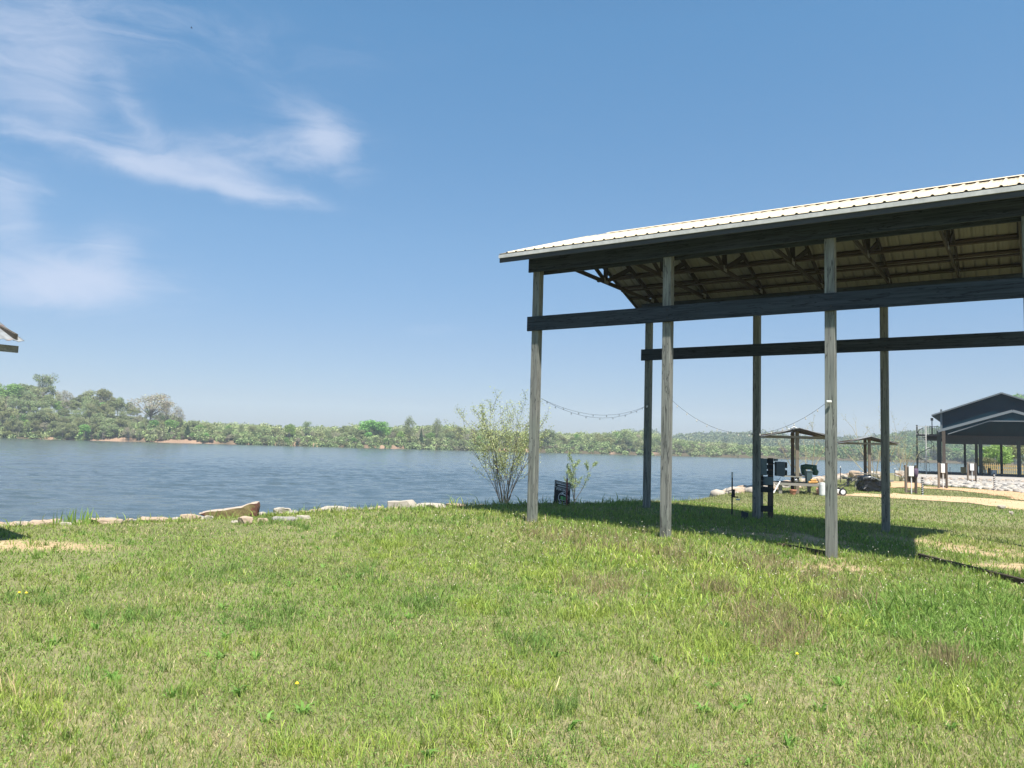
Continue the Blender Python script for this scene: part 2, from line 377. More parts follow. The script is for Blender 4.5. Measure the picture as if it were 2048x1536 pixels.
def height(x, y):
    x = np.asarray(x, dtype=float); y = np.asarray(y, dtype=float)
    d = shore_d(x, y) + (fbm(x, y, 1.4, 3) - .5) * .5
    h = land_h(x, y)
    out = np.where(d > 0, h - .05 * (1 - sstep(0, .8, d)), h - .05 + (-1.9 - h) * sstep(0, 2.6, -d))
    out = np.where(-d > 2.6, -1.9 + -.6 * sstep(2.6, 30, -d), out)
    f = y - far_y(x) + (fbm(x, y, 9, 3) - .5) * 5
    left = 1 - sstep(-.47, -.425, x / np.maximum(y, 1)); right = sstep(225, 520, x)
    hill = 2.0 + left * 11 * sstep(0, 60, f) + right * 34 * sstep(8, 200, f) * (1 - sstep(240, 420, f)) + 11 * sstep(300, 600, f) * (1 - sstep(700, 900, f)) * sstep(40, 260, x) + 1.5 * sstep(200, 500, f)
    fz = WATER - 1.2 + 2.9 * sstep(-1.5, 2.6, f) + (hill - 2.0) * sstep(3, 20, f)
    out = np.where((f > -1.5) & (y > 200), fz, out)
    return out
def axis_vals(lo, hi, a, b, h, g=1.07):
    m = list(np.arange(a, b + h / 2, h)); st = h; v = a
    L = []
    while v > lo: st *= g; v -= st; L.append(v)
    Rr = []; st = h; v = b
    while v < hi: st *= g; st = min(st, 60); v += st; Rr.append(v)
    return np.array(L[::-1] + m + Rr)
xs = axis_vals(-1500, 1700, -13, 15, .2, 1.05); ys = axis_vals(-60, 330, 2, 26, .2, 1.05)
ys = np.concatenate([ys[ys < 300], np.arange(300, 560, 2.5), axis_vals(560, 1900, 560, 562, 3, 1.08)[1:]])
X, Y = np.meshgrid(xs, ys); Z = height(X, Y)
nx, ny = len(xs), len(ys)
idx = np.arange(nx * ny).reshape(ny, nx)
F = np.stack([idx[:-1, :-1], idx[:-1, 1:], idx[1:, 1:], idx[1:, :-1]], -1).reshape(-1, 4)
# ground colour: soil, thatch and sand by place; cut bank earth on the far side
def sandiness(x, y):
    s, w = sw_of(x, y)
    n = fbm(x, y, 1.6, 4)
    n2 = fbm(s * .28 + 40, w, .55, 4); a = sstep(.3, 1.4, w) * (1 - sstep(3.6, 6.6, w)) * sstep(1.5, 3.5, s) * (1 - sstep(15, 20, s)) * sstep(.50, .60, .5 * n + .5 * n2 + .03) * .95
    c = gp(20, 1096); b = np.exp(-(((x - c.x) / 1.5) ** 2 + ((y - c.y) / .5) ** 2) ** 2)
    c2 = gp(1663, 1117); e = np.exp(-(((x - c2.x) / .9) ** 2 + ((y - c2.y) / .5) ** 2)) * .8
    for ps_ in PS: e = e + .75 * np.exp(-(((s - ps_) / .32) ** 2 + ((w + .1) / .28) ** 2))
    return np.clip(a + b + e, 0, 1)
sx = sandiness(X, Y)
g = np.zeros((ny, nx, 3)); thatch = np.array([.16, .165, .07]); straw = np.array([.32, .28, .16]); sand = np.array([.46, .335, .195])
k = sstep(.4, .65, fbm(X, Y, 2.3, 5))[..., None]
g[:] = thatch * (1 - k) + (thatch * .6 + straw * .4) * k
g = g * (1 - sx[..., None]) + sand * sx[..., None]
dsh = shore_d(X, Y)
mud = (sstep(.1, .9, -dsh))[..., None]; g = g * (1 - mud) + np.array([.20, .16, .11]) * mud
far = (Y > 250)[..., None]
ff = (Y - far_y(X)); ek = fbm(X, Y * .3, 14, 4)
xr_ = X / np.maximum(Y, 1); ez_ = (xr_ > -.55) & (xr_ < -.31); eb_ = ((ek > .50) & (xr_ > -.6) & (xr_ < .2)) | (ez_ & (ek > .36)); earth = np.where(eb_[..., None], np.array([.27, .18, .12]) * (.45 + 1.1 * fbm(X, Y * .5, 5, 3))[..., None], np.array([.085, .07, .04]))
forest = np.array([.10, .115, .05]); fm = sstep(3, 7, ff)[..., None]
g = np.where(far, earth * (1 - fm) + forest * fm, g)
gm = leafmat('ground soil', trans=0, rnd=0, rough=.95)
t = gm.node_tree
tcg = N(t, 'ShaderNodeTexCoord'); n1 = N(t, 'ShaderNodeTexNoise', ins={'Scale': 9.0, 'Detail': 8.0, 'Roughness': .7}); t.links.new(tcg.outputs['Object'], n1.inputs['Vector'])
mrr = N(t, 'ShaderNodeMapRange', ins={'From Min': .3, 'From Max': .7, 'To Min': .62, 'To Max': 1.3}); t.links.new(n1.outputs['Fac'], mrr.inputs[0])
hvn = [n for n in t.nodes if n.bl_idname == 'ShaderNodeHueSaturation'][0]
mulc = N(t, 'ShaderNodeVectorMath', operation='SCALE'); att = [n for n in t.nodes if n.bl_idname == 'ShaderNodeAttribute'][0]
t.links.new(att.outputs['Color'], mulc.inputs[0]); t.links.new(mrr.outputs[0], mulc.inputs['Scale']); t.links.new(mulc.outputs[0], hvn.inputs['Color'])
bpn = N(t, 'ShaderNodeBump', ins={'Strength': .6, 'Distance': .03}); t.links.new(n1.outputs['Fac'], bpn.inputs['Height']); t.links.new(bpn.outputs[0], t.nodes['Principled BSDF'].inputs['Normal'])
ground = mesh_np('ground', np.stack([X, Y, Z], -1).reshape(-1, 3), [F], gm, col=g.reshape(-1, 3), smooth=True)
tag(ground, kind='structure')

# water
wm = bpy.data.materials.new('river water'); wm.use_nodes = True; t = wm.node_tree; b = t.nodes['Principled BSDF']
b.inputs['Base Color'].default_value = (.055, .078, .085, 1); b.inputs['Roughness'].default_value = .12; b.inputs['IOR'].default_value = 1.33; b.inputs['Specular IOR Level'].default_value = .34
tcw = N(t, 'ShaderNodeTexCoord')
hsum = None
for (scv, rot, amp, det) in (((.5, 1.1, 1), 20, .05, 2), ((2.6, 5.2, 1), 8, .012, 4), ((9, 16, 1), -12, .004, 2)):
    mp = N(t, 'ShaderNodeMapping'); mp.inputs['Scale'].default_value = scv; mp.inputs['Rotation'].default_value = (0, 0, R(rot)); t.links.new(tcw.outputs['Object'], mp.inputs[0])
    n = N(t, 'ShaderNodeTexNoise', ins={'Scale': 1.0, 'Detail': float(det), 'Roughness': .55, 'Distortion': .4}); t.links.new(mp.outputs[0], n.inputs['Vector'])
    o = math_(t, 'MULTIPLY', n.outputs['Fac'], amp); hsum = o if hsum is None else math_(t, 'ADD', hsum, o)
bp = N(t, 'ShaderNodeBump', ins={'Strength': 1.0, 'Distance': 1.6}); t.links.new(hsum, bp.inputs['Height']); t.links.new(bp.outputs[0], b.inputs['Normal'])
wxs = axis_vals(-1500, 1700, -26, 36, .15, 1.03); wys = axis_vals(-60, 700, 13, 60, .13, 1.022)
WX, WY = np.meshgrid(wxs, wys)
def waves(x, y):
    o = 0
    for (ang, ls, lw, am) in ((14, 1.5, .95, .060), (-14, .85, .5, .034), (30, 3.2, 2.0, .045), (5, .45, .27, .012)):
        c_, s2_ = math.cos(R(ang)), math.sin(R(ang)); u = (x * c_ + y * s2_) / ls; v = (-x * s2_ + y * c_) / lw
        n = vnoise(u, v, 1.0); o = o + am * (1 - 2 * np.abs(n - .5)) ** 1.5
    return o
dist = np.hypot(WX, WY)
WZ = WATER - .07 + waves(WX, WY) * (1 - .55 * sstep(120, 400, dist))
nwx, nwy = len(wxs), len(wys); wi = np.arange(nwx * nwy).reshape(nwy, nwx)
wF = np.stack([wi[:-1, :-1], wi[:-1, 1:], wi[1:, 1:], wi[1:, :-1]], -1).reshape(-1, 4)
wob = mesh_np('river_water', np.stack([WX, WY, WZ], -1).reshape(-1, 3), [wF], wm, smooth=True)
tag(wob, kind='structure')

# draped sheets: sand road, sand patches, gravel
def ribbon(name, top, bot, m, lift=.02, z=-.14, n=90, k=14):
    top = [gp(*p, z=z) for p in top]; bot = [gp(*p, z=z) for p in bot]
    def rs(P):
        L = [0]
        for a, b2 in zip(P[:-1], P[1:]): L.append(L[-1] + (b2 - a).length)
        q = np.linspace(0, L[-1], n); return np.interp(q, L, [p.x for p in P]), np.interp(q, L, [p.y for p in P])
    tx, ty = rs(top); bx, by = rs(bot)
    u = np.linspace(0, 1, k)[:, None]; PX = bx * (1 - u) + tx * u; PY = by * (1 - u) + ty * u
    e = (np.abs(u - .5) * 2) ** 4
    PX = PX + (fbm(PX, PY, 1.3, 3) - .5) * 1.5 * e; PY = PY + (fbm(PX + 50, PY, 1.1, 3) - .5) * 2.6 * e
    PZ = height(PX, PY) + lift
    ii = np.arange(n * k).reshape(k, n)
    Fq = np.stack([ii[:-1, :-1], ii[:-1, 1:], ii[1:, 1:], ii[1:, :-1]], -1).reshape(-1, 4)
    o = mesh_np(name, np.stack([PX, PY, PZ], -1).reshape(-1, 3), [Fq], m, smooth=True)
    return tag(o, kind='structure')
sand_m = mat('sand', (.54, .39, .23), .95, 0, noise=1.5, col2=(.43, .31, .175), bump=.5, bscale=12)
osand_m = mat('orange sand', (.55, .355, .20), .95, 0, noise=2.5, col2=(.46, .295, .16), bump=.4, bscale=12)
gravel_m = mat('pale gravel', (.42, .385, .345), .95, 0, noise=7, col2=(.27, .25, .22), bump=1, bscale=20)
slab_m = mat('pale crushed stone', (.46, .43, .385), .9, 0, noise=3, col2=(.37, .345, .31))
ribbon('sand_road', [(1655, 985), (1785, 985), (1840, 988), (1942, 993), (2048, 1000), (2300, 1020)], [(1655, 990), (1785, 994), (1840, 999), (1926, 1004), (1967, 1009), (2048, 1017), (2300, 1048)], sand_m)
ribbon('sand_path', [(1840, 971), (1940, 976), (2048, 981), (2260, 990)], [(1840, 975.5), (1900, 979), (1970, 985), (2048, 998), (2260, 1014)], osand_m, lift=.025)
ribbon('sand_track', [(1782, 962), (1846, 964)], [(1782, 975), (1846, 974)], osand_m, lift=.03, n=30)
ribbon('gravel_ground', [(1782, 949), (1850, 950), (1940, 951), (2048, 953), (2260, 957)], [(1840, 966), (1850, 969), (1940, 974), (2048, 984), (2260, 996)], gravel_m, lift=.035, k=20)

# ------------------------------------------------------------------ the pole shed in front
E_ = EYE
ZRB, ZRT, ZBB, ZBT, ZFT, ZFB, ZRG = [v + E_ for v in (2.486, 2.797, 3.761, 4.069, 4.11, 4.033, 5.321)]
SHW = 5.912; OE = .626; OS = .615; SEND = 9.55
PS = [0, 2.979, 5.958, 8.84]
shed = empty('pole_shed', SW(0, 0, 0), TH, 'tall open pole shed of weathered timber with cream ribbed metal roof', 'shed')
def L(s, w, z): return (s, w, z)          # shed-local coordinates
def sgh(s, w): p = SW(s, w, 0); return float(height(np.array([p.x]), np.array([p.y]))[0])
def shed_obj(mb, name, m, bevel=0, local=None): return mb.obj(name, m, shed, bevel=bevel, local=local)
for side, w in enumerate((0, SHW)):
    for i, s in enumerate(PS):
        zb = sgh(s, w) - .5
        mb = MB().box((s, w, (zb + ZBT + .05) / 2), (.165, .175, ZBT + .05 - zb))
        o = shed_obj(mb, 'post', wood_z, .006, (s, w, 0))
        if side == 1: pass
rl = 0.0875 + .02
for w, sg in ((0, -1), (SHW, -1)):
    x0, x1 = -.18, 9.05
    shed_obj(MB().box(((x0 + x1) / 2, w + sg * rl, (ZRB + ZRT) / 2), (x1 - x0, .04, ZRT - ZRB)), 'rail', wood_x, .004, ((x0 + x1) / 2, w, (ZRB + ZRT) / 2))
for w in (0, SHW):
    for s in PS:
        for zb_ in (ZRB + .08, ZRT - .08, ZBB + .08, ZBT - .09):
            MB().lathe((0, 0, 0), [(.020, 0), (.020, .004), (.011, .005), (.011, .014)], 8).obj('bolt', black_m, shed, smooth=False).matrix_local = Matrix.Translation((s + .03, w - rl - .02, zb_)) @ Matrix.Rotation(R(90), 4, 'X')
for w in (0, SHW):
    for sg in (-1, 1):
        dz = 0 if sg < 0 else -.03
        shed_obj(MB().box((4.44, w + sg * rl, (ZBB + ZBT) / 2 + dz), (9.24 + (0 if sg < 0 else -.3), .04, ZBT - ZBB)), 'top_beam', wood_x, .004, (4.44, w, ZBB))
SL = (ZRG - ZFT) / (SHW / 2 + OE)
def zr(w): return ZRG - abs(w - SHW / 2) * SL        # roof surface height
TS = [0.0, 1.49, 2.98, 4.47, 5.96, 7.4, 8.84]
for s in TS:
    # truss: bottom chord, rafters, king post, webs, gusset plates
    th_ = .04; zb = ZBT + .002; zc = zb + .045; o_ = s + .12 if s < 8 else s - .12
    mb = MB(); mb.bar(L(o_, -.12, zc), L(o_, SHW + .12, zc), th_, .09)
    for sg in (0, 1):
        we = -OE + .03 if sg == 0 else SHW + OE - .03
        mb.bar(L(o_, we, zr(we) - .10), L(o_, SHW / 2, zr(SHW / 2) - .115), th_ - .004, .13)
    wc = SHW / 2
    mb.bar(L(o_, wc, zc + .04), L(o_, wc, ZRG - .2), th_ - .008, .11)
    for f in (.27, .73):
        wq = SHW * f; mb.bar(L(o_, wc + (.05 if f > .5 else -.05), zc + .03), L(o_, wq, zr(wq) - .15), th_ - .008, .11)
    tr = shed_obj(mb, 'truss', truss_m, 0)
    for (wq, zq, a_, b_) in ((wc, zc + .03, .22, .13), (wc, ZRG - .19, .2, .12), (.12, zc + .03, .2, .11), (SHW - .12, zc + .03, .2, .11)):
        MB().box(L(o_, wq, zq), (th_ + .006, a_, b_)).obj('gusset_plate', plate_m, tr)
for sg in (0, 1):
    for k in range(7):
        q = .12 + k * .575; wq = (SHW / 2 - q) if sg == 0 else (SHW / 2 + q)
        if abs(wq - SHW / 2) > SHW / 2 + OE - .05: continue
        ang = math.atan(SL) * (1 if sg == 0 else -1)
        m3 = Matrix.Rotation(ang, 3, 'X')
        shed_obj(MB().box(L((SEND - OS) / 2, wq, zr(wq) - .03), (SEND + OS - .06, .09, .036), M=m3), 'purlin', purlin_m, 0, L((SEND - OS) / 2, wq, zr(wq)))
shed_obj(MB().box(L(4.4, SHW / 2 + .1, ZBT + .11), (9.1, .09, .036)), 'chord_brace', purlin_m)
shed_obj(MB().box(L(4.4, SHW * .75, ZBT + .11), (9.1, .09, .036)), 'chord_brace', purlin_m)
# ribbed roof sheets: profile runs along s, ribs run up the slope, real thickness
def roof_sheet(name, w0, w1, par, s0, s1, zf, rib=.2286, first=.215, hgt=.024, m=cream_metal, thick=.004):
    prof = []; s = s0; r = s0 + first
    prof.append((s0, 0))
    while r < s1 - .05:
        prof += [(r - .03, 0), (r - .012, hgt), (r + .012, hgt), (r + .03, 0), (r + .076, 0), (r + .082, .004), (r + .088, 0), (r + .146, 0), (r + .152, .004), (r + .158, 0)]; r += rib
    prof = [p for p in prof if p[0] < s1] + [(s1, 0)]
    P = np.array(prof); n = len(P); V = []
    for w in (w0, w1):
        for dz in (0, -thick): V += [(p[0], w, zf(w) + p[1] + dz) for p in P]
    A, B, C2, D = 0, n, 2 * n, 3 * n; Fq = []
    for i in range(n - 1):
        Fq += [(A + i, A + i + 1, C2 + i + 1, C2 + i), (B + i, D + i, D + i + 1, B + i + 1), (A + i, B + i, B + i + 1, A + i + 1), (C2 + i, C2 + i + 1, D + i + 1, D + i)]
    Fq += [(A, C2, D, B), (A + n - 1, B + n - 1, D + n - 1, C2 + n - 1)]
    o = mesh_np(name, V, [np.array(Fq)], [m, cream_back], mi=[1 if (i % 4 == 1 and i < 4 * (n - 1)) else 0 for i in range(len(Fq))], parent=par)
    bm = bmesh.new(); bm.from_mesh(o.data); bmesh.ops.recalc_face_normals(bm, faces=bm.faces); bm.to_mesh(o.data); bm.free()
    return o
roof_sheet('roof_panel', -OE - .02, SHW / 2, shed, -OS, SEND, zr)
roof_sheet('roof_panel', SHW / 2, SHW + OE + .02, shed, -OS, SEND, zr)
rc = MB()
for sg in (-1, 1):
    a = SHW / 2; b2 = SHW / 2 + sg * .17
    rc.prism([L(.16, a, ZRG + .045), L(.16, b2, zr(b2) + .034), L(.16, b2, zr(b2) + .030), L(.16, a, ZRG + .040)], (SEND - .16, 0, 0))
shed_obj(rc, 'ridge_cap', cream_metal)
for sg, w in ((-1, -OE), (1, SHW + OE)):
    shed_obj(MB().box(L((SEND - OS) / 2, w, ZFB - .0125 + .03), (SEND + OS, .03, .075)), 'eave_trim', trim_metal)
    shed_obj(MB().box(L((SEND - OS) / 2, w - sg * .035, ZFB - .045), (SEND + OS - .01, .035, .13)), 'fascia_board', fascia_m)
for s in (-OS + .004, SEND - .004):
    rk = MB()
    for sg in (-1, 1):
        we = SHW / 2 + sg * (SHW / 2 + OE - .05)
        rk.bar(L(s, we, zr(we) - .048), L(s, SHW / 2, ZRG - .048), .03, .09)
    shed_obj(rk, 'rake_board', fascia_m)
# small bits on posts
# half buried thin dark strips along the shed's front
eb = woodmat('ground strip', (.09, .07, .05), (.04, .032, .025), 0, knots=False)
for (a, b2, lab) in (((1556, 1094), (1652, 1118), 'short dark ground strip sunk in sand left of the third front post'), ((1838, 1106), (2075, 1168), 'long dark ground strip sunk in grass at the right edge')):
    pa, pb = gp(*a, z=-.13), gp(*b2, z=-.2)
    pa.z = float(height(np.array([pa.x]), np.array([pa.y]))[0]); pb.z = float(height(np.array([pb.x]), np.array([pb.y]))[0])
    o = MB().bar((pa.x, pa.y, pa.z + .025), (pb.x, pb.y, pb.z + .025), .06, .12).obj('ground_strip', eb, None, .008, local=tuple((pa + pb) / 2))
    tag(o, lab, 'ground strip')

# string lights
cord_m = mat('lamp cord', (.05, .05, .05), .6); bulb_m = mat('clear bulb glass', (.55, .52, .45), .15, spec=.6)
def string_light(a, b2, sag, nb, label, twin=0, group=None, bs=.48):
    root = empty('string_light', a, 0, label, 'string light', group)
    a, b2 = Vector(a), Vector(b2)
    f = lambda t_, k=0: (b2 - a) * t_ - Vector((0, 0, (sag + k) * 4 * t_ * (1 - t_)))
    mb = MB().tube([f(i / 24) for i in range(25)], .003, 5)
    if twin: mb.tube([f(i / 24, twin) + Vector((.01, .02, 0)) for i in range(25)], .003, 5)
    mb.obj('cord', cord_m, root)
    for i in range(nb):
        t_ = (i + .7) / (nb + .4)
        p = f(t_, twin if i % 2 and twin else 0)
        b_o = MB().lathe((0, 0, 0), [(.004, 0), (.012, -.01), (.012, -.035)], 8).lathe((0, 0, 0), [(.012, -.036), (.024, -.06), (.022, -.085), (.006, -.1)], 8).obj('bulb', bulb_m, root, smooth=True); b_o.location = p; b_o.scale = (bs,) * 3
zz = lambda px, py, s, w: at(px, py, SW(s, w, 0).y)
string_light(zz(1082, 797, 0, 0), zz(1292, 812, 0, SHW), .30, 15, 'double string of small bulbs sagging between the left end posts', twin=.07)
string_light(zz(1341, 798, 2.979, .0), zz(1652, 806, 5.958, 0), .60, 14, 'single string of small bulbs sagging between second and third front posts')

# ------------------------------------------------------------------ rocks
def rock_mesh(seed, flat=.6, rough=.16, sub=3, name='rock'):
    r = np.random.default_rng(seed); bm = bmesh.new(); bmesh.ops.create_icosphere(bm, subdivisions=sub, radius=1)
    planes = [(Vector(v).normalized(), .55 + .35 * r.random()) for v in r.normal(size=(9, 3))] + [(Vector((0, 0, 1)), flat), (Vector((0, 0, -1)), .7)]
    off = r.random(3) * 100
    from mathutils import noise as mn
    for v in bm.verts:
        c = v.co.copy()
        for (nn, dd) in planes:
            q = c.dot(nn) - dd
            if q > 0: c -= nn * q
        c += c.normalized() * (mn.fractal(c * 1.6 + Vector(off), 1, 2, 4) * rough)
        v.co = c
    me = bpy.data.meshes.new(name); bm.to_mesh(me); bm.free(); return me
rock_tan = mat('tan limestone', (.46, .35, .26), .9, 0, noise=3.5, col2=(.33, .25, .18), bump=.8, bscale=8, coord='Object', spots=(5, .66, (.25, .21, .15)))
rock_pale = mat('pale limestone', (.47, .42, .35), .9, 0, noise=3.0, col2=(.34, .30, .25), bump=.8, bscale=8)
rock_grey = mat('grey limestone', (.33, .31, .28), .9, 0, noise=3.0, col2=(.22, .20, .18), bump=.8, bscale=8)
RK = [rock_mesh(s) for s in range(12)]
def rock(pl, pr, yt, yb, m, label, seed=None, tilt=0, depth=None, gz=None, dz=.5):
    """rock seen between pixel columns pl..pr, top yt, foot yb"""
    c = gp((pl + pr) / 2, yb, z=-.03 if gz is None else gz)
    Yd = c.y if depth is None else depth
    a, b2 = at(pl, yb, Yd), at(pr, yb, Yd); w = (b2 - a).length; h = (yb - yt) / FPX * Yd
    me = RK[seed if seed is not None else random.randrange(12)].copy(); me.materials.append(m)
    co = np.array([v.co for v in me.vertices]); mn_, mx_ = co.min(0), co.max(0); ext = mx_ - mn_
    dpt = max(h * 1.2, w * dz)
    me.transform(Matrix.Diagonal((w / ext[0], dpt / ext[1], h * 1.35 / ext[2], 1)))
    co = np.array([v.co for v in me.vertices]); top = co[:, 2].max()
    o = bpy.data.objects.new('rock', me); C.objects.link(o)
    o.location = ((a.x + b2.x) / 2, Yd + dpt * .2, at((pl + pr) / 2, yt - 2, Yd + dpt * .2).z - top); o.rotation_euler = (0, R(tilt), 0)
    tag(o, label, 'rock'); return o
moss_m = mat('mossy rusty stone', (.25, .20, .09), .9, 0, noise=5, col2=(.12, .09, .04), bump=1, bscale=7)
tt = moss_m.node_tree   # pale top face, rust at the right end
# long mossy slab: shaped by hand
Ym = gp(455, 1040).y + .15
def slab_pt(px, py, dy=0): v = at(px, py, Ym); return (v.x, v.y + dy, v.z)
outl = [(395, 1027), (420, 1022), (450, 1019), (480, 1014), (500, 1007), (513, 1005), (516, 1014), (513, 1034), (470, 1045), (425, 1040), (408, 1033)]
sm = MB(); sm.prism([slab_pt(*p) for p in outl], (-.06, .35, .0))
slab = sm.obj('rock', moss_m, None, .015)
bm = bmesh.new(); bm.from_mesh(slab.data); bmesh.ops.triangulate(bm, faces=bm.faces); bmesh.ops.subdivide_edges(bm, edges=bm.edges, cuts=5, use_grid_fill=True)
from mathutils import noise as mnz
for v in bm.verts: v.co += Vector(mnz.turbulence_vector(v.co * 6, 3, False)) * .012
topm = mat('pale pink stone', (.46, .38, .31), .9, 0, noise=6, col2=(.36, .29, .23)); rustm = mat('dark rust stone', (.16, .07, .045), .9, 0, noise=9, col2=(.08, .04, .03))
slab.data.materials.append(topm); slab.data.materials.append(rustm)
bm.normal_update(); xr = at(500, 1020, Ym).x; xl = at(410, 1020, Ym).x
for f in bm.faces:
    c = f.calc_center_median()
    if f.normal.z > .5: f.material_index = 1
    elif c.x > xr + .05 + .06 * math.sin(c.z * 60) or c.x < xl: f.material_index = 2
bm.to_mesh(slab.data); bm.free()
tag(slab, 'long tilted mossy stone slab with pale top and rust red end', 'rock')
ROCKS = [(468, 490, 1022, 1036, rock_grey, 'rounded grey boulder leaning against the long mossy slab', 1),
 (452, 470, 1029, 1037, rock_tan, 'small tan stone at the foot of the mossy slab left of the grey boulder', 2),
 (473, 505, 1034, 1052, rock_tan, 'triangular tan rock in the grass in front of the mossy slab', 3),
 (513, 536, 1038, 1049, rock_tan, 'small tan rock in the grass between triangular rock and low slab', 4),
 (538, 592, 1035, 1046, rock_grey, 'low grey slab overgrown with grass', 5),
 (588, 621, 1032, 1044, rock_pale, 'pale flat slab at right end of the overgrown grey slab', 6),
 (544, 582, 1017, 1029, rock_pale, 'pale rock behind tall grass at the water right of the mossy slab', 7),
 (632, 702, 1014, 1026, rock_pale, 'long flat pale slab lying at the grass edge left of the white boulder', 8),
 (828, 892, 1008, 1019, rock_pale, 'long low cream slab just right of the white angular boulder', 10),
 (890, 938, 1009, 1018, rock_tan, 'low cream slab left of the budding shrub', 11),
 (1028, 1056, 1008, 1016, rock_pale, 'low pale slab beside the left shed post', 0),
 (356, 398, 1030, 1042, rock_tan, 'flat tan rock touching the left tip of the mossy slab', 1),
 (272, 334, 1035, 1044, rock_tan, 'flat tan slab buried in turf at the waterline', 2),
 (168, 244, 1038, 1052, rock_tan, 'wide tan slab with turf creeping over it right of the reeds', 3),
 (118, 142, 1046, 1054, rock_pale, 'small pale stone left of the reeds', 4),
 (54, 98, 1042, 1053, rock_tan, 'tan rock at the water near the left edge', 5),
 (24, 44, 1045, 1053, rock_pale, 'small pale rock nearest the left edge', 6),
 (406, 426, 1033, 1043, rock_pale, 'small pale stone under the pointed left end of the mossy slab', 7),
 (456, 482, 1043, 1050, rock_pale, 'low whitish stone in grass left of the triangular rock', 8)]
for r_ in ROCKS: rock(*r_)
# white angular boulder
Yb = gp(800, 1019).y + .1
def bp_(px, py): v = at(px, py, Yb); return (v.x, v.y, v.z)
ob = MB().prism([bp_(774, 1002), bp_(790, 1003), bp_(806, 1001), bp_(814, 1000), (bp_(821, 1008)), bp_(827, 1018), bp_(822, 1026), bp_(775, 1026)], (.08, .55, -.02)).obj('rock', rock_pale, None, .02)
tag(ob, 'angular white boulder standing highest on the shore, left of the budding shrub', 'rock')

# ------------------------------------------------------------------ plants: shrubs and trees built from stems and leaf cards
def cards(P, size, col, jitter=.25, sq=.6):
    """leaf quads around points P (n,3); returns V, F, colours"""
    n = len(P); a = RNG.normal(size=(n, 3)); a /= np.linalg.norm(a, axis=1)[:, None]
    b_ = RNG.normal(size=(n, 3)); b_ -= a * (a * b_).sum(1)[:, None]; b_ /= np.linalg.norm(b_, axis=1)[:, None]
    s = size * (1 + jitter * RNG.normal(size=n))[:, None] if np.isscalar(size) else size[:, None]
    V = np.stack([P - a * s, P - b_ * s * sq, P + a * s, P + b_ * s * sq], 1).reshape(-1, 3)
    Fq = np.arange(4 * n).reshape(n, 4); return V, Fq, np.repeat(col, 4, 0)
def branches(root, hgt, n_stems, spread, depth_=3, seed=1, up=.8, r0=.02, wander=.12):
    """recursive stems: list of (points, radii)"""
    rr = random.Random(seed); out = []; tips = []
    def grow(p, d, ln, r, lv):
        pts = [p.copy()]; rs = [r]; q = p.copy(); dd = d.copy(); k = 6
        for i in range(k):
            dd = (dd + Vector((rr.gauss(0, wander), rr.gauss(0, wander), rr.gauss(0, wander) * .5 + .05 * up))).normalized()
            q = q + dd * (ln / k); pts.append(q.copy()); rs.append(r * (1 - .75 * (i + 1) / k))
            if lv > 0 and i >= (1 if lv < depth_ else 1) and rr.random() < .85:
                sd = (dd + Vector((rr.gauss(0, .55), rr.gauss(0, .55), rr.gauss(0.15, .3)))).normalized()
                grow(q.copy(), sd, ln * rr.uniform(.3, .5) * (1 - .35 * i / k), r * .5 * (1 - .5 * i / k), lv - 1)
            if lv <= 1: tips.append((q.copy(), lv))
        out.append((pts, rs, lv))
    for i in range(n_stems):
        a = 2 * math.pi * i / max(n_stems, 1) + rr.uniform(-.3, .3); t_ = spread * (rr.random() ** .7)
        grow(Vector(root) + Vector((math.cos(a), math.sin(a), 0)) * .05 * spread * n_stems * .1, Vector((math.cos(a) * t_, math.sin(a) * t_, 1)).normalized(), hgt * rr.uniform(.75, 1.0) * (1 - .25 * t_), r0 * rr.uniform(.7, 1.2), depth_ - 1)
    return out, tips
bark_dark = mat('dark bark', (.15, .13, .105), .9, 0, noise=8); bark_grey = mat('grey bark', (.30, .27, .23), .9, 0, noise=8, col2=(.2, .18, .15))
leaf_pale = leafmat('young leaves', trans=.4, rnd=.05)
def shrub(name, loc, hgt, stems, spread, nleaf, lsize, cols, seed, label, cat, r0=.018, depth_=3, barkm=bark_dark, group=None, lm=leaf_pale, zlo=.12, wander=.12):
    root = empty(name, loc, 0, label, cat, group)
    br, tips = branches((0, 0, -.05), hgt, stems, spread, depth_, seed, r0=r0, wander=wander)
    mb = MB()
    for pts, rs, lv in br: mb.tube(pts, [max(q, .0035) for q in rs], 5 if lv > 0 else 3, cap=False)
    mb.obj('stems', barkm, root, smooth=True)
    if nleaf:
        tp = np.array([list(t_[0]) for t_ in tips]); tp = tp[tp[:, 2] > hgt * zlo]
        ii = RNG.integers(0, len(tp), nleaf); P = tp[ii] + RNG.normal(size=(nleaf, 3)) * hgt * .018
        cc = np.array(cols); c = cc[RNG.integers(0, len(cc), nleaf)] * (1 + .18 * RNG.normal(size=(nleaf, 1))).clip(.5, 1.5)
        V, Fq, cl = cards(P, lsize, c); mesh_np('leaves', V, [Fq], lm, col=cl, parent=root)
    return root
ys_c = [(.50, .56, .22), (.44, .52, .20), (.60, .63, .32), (.36, .38, .18)]

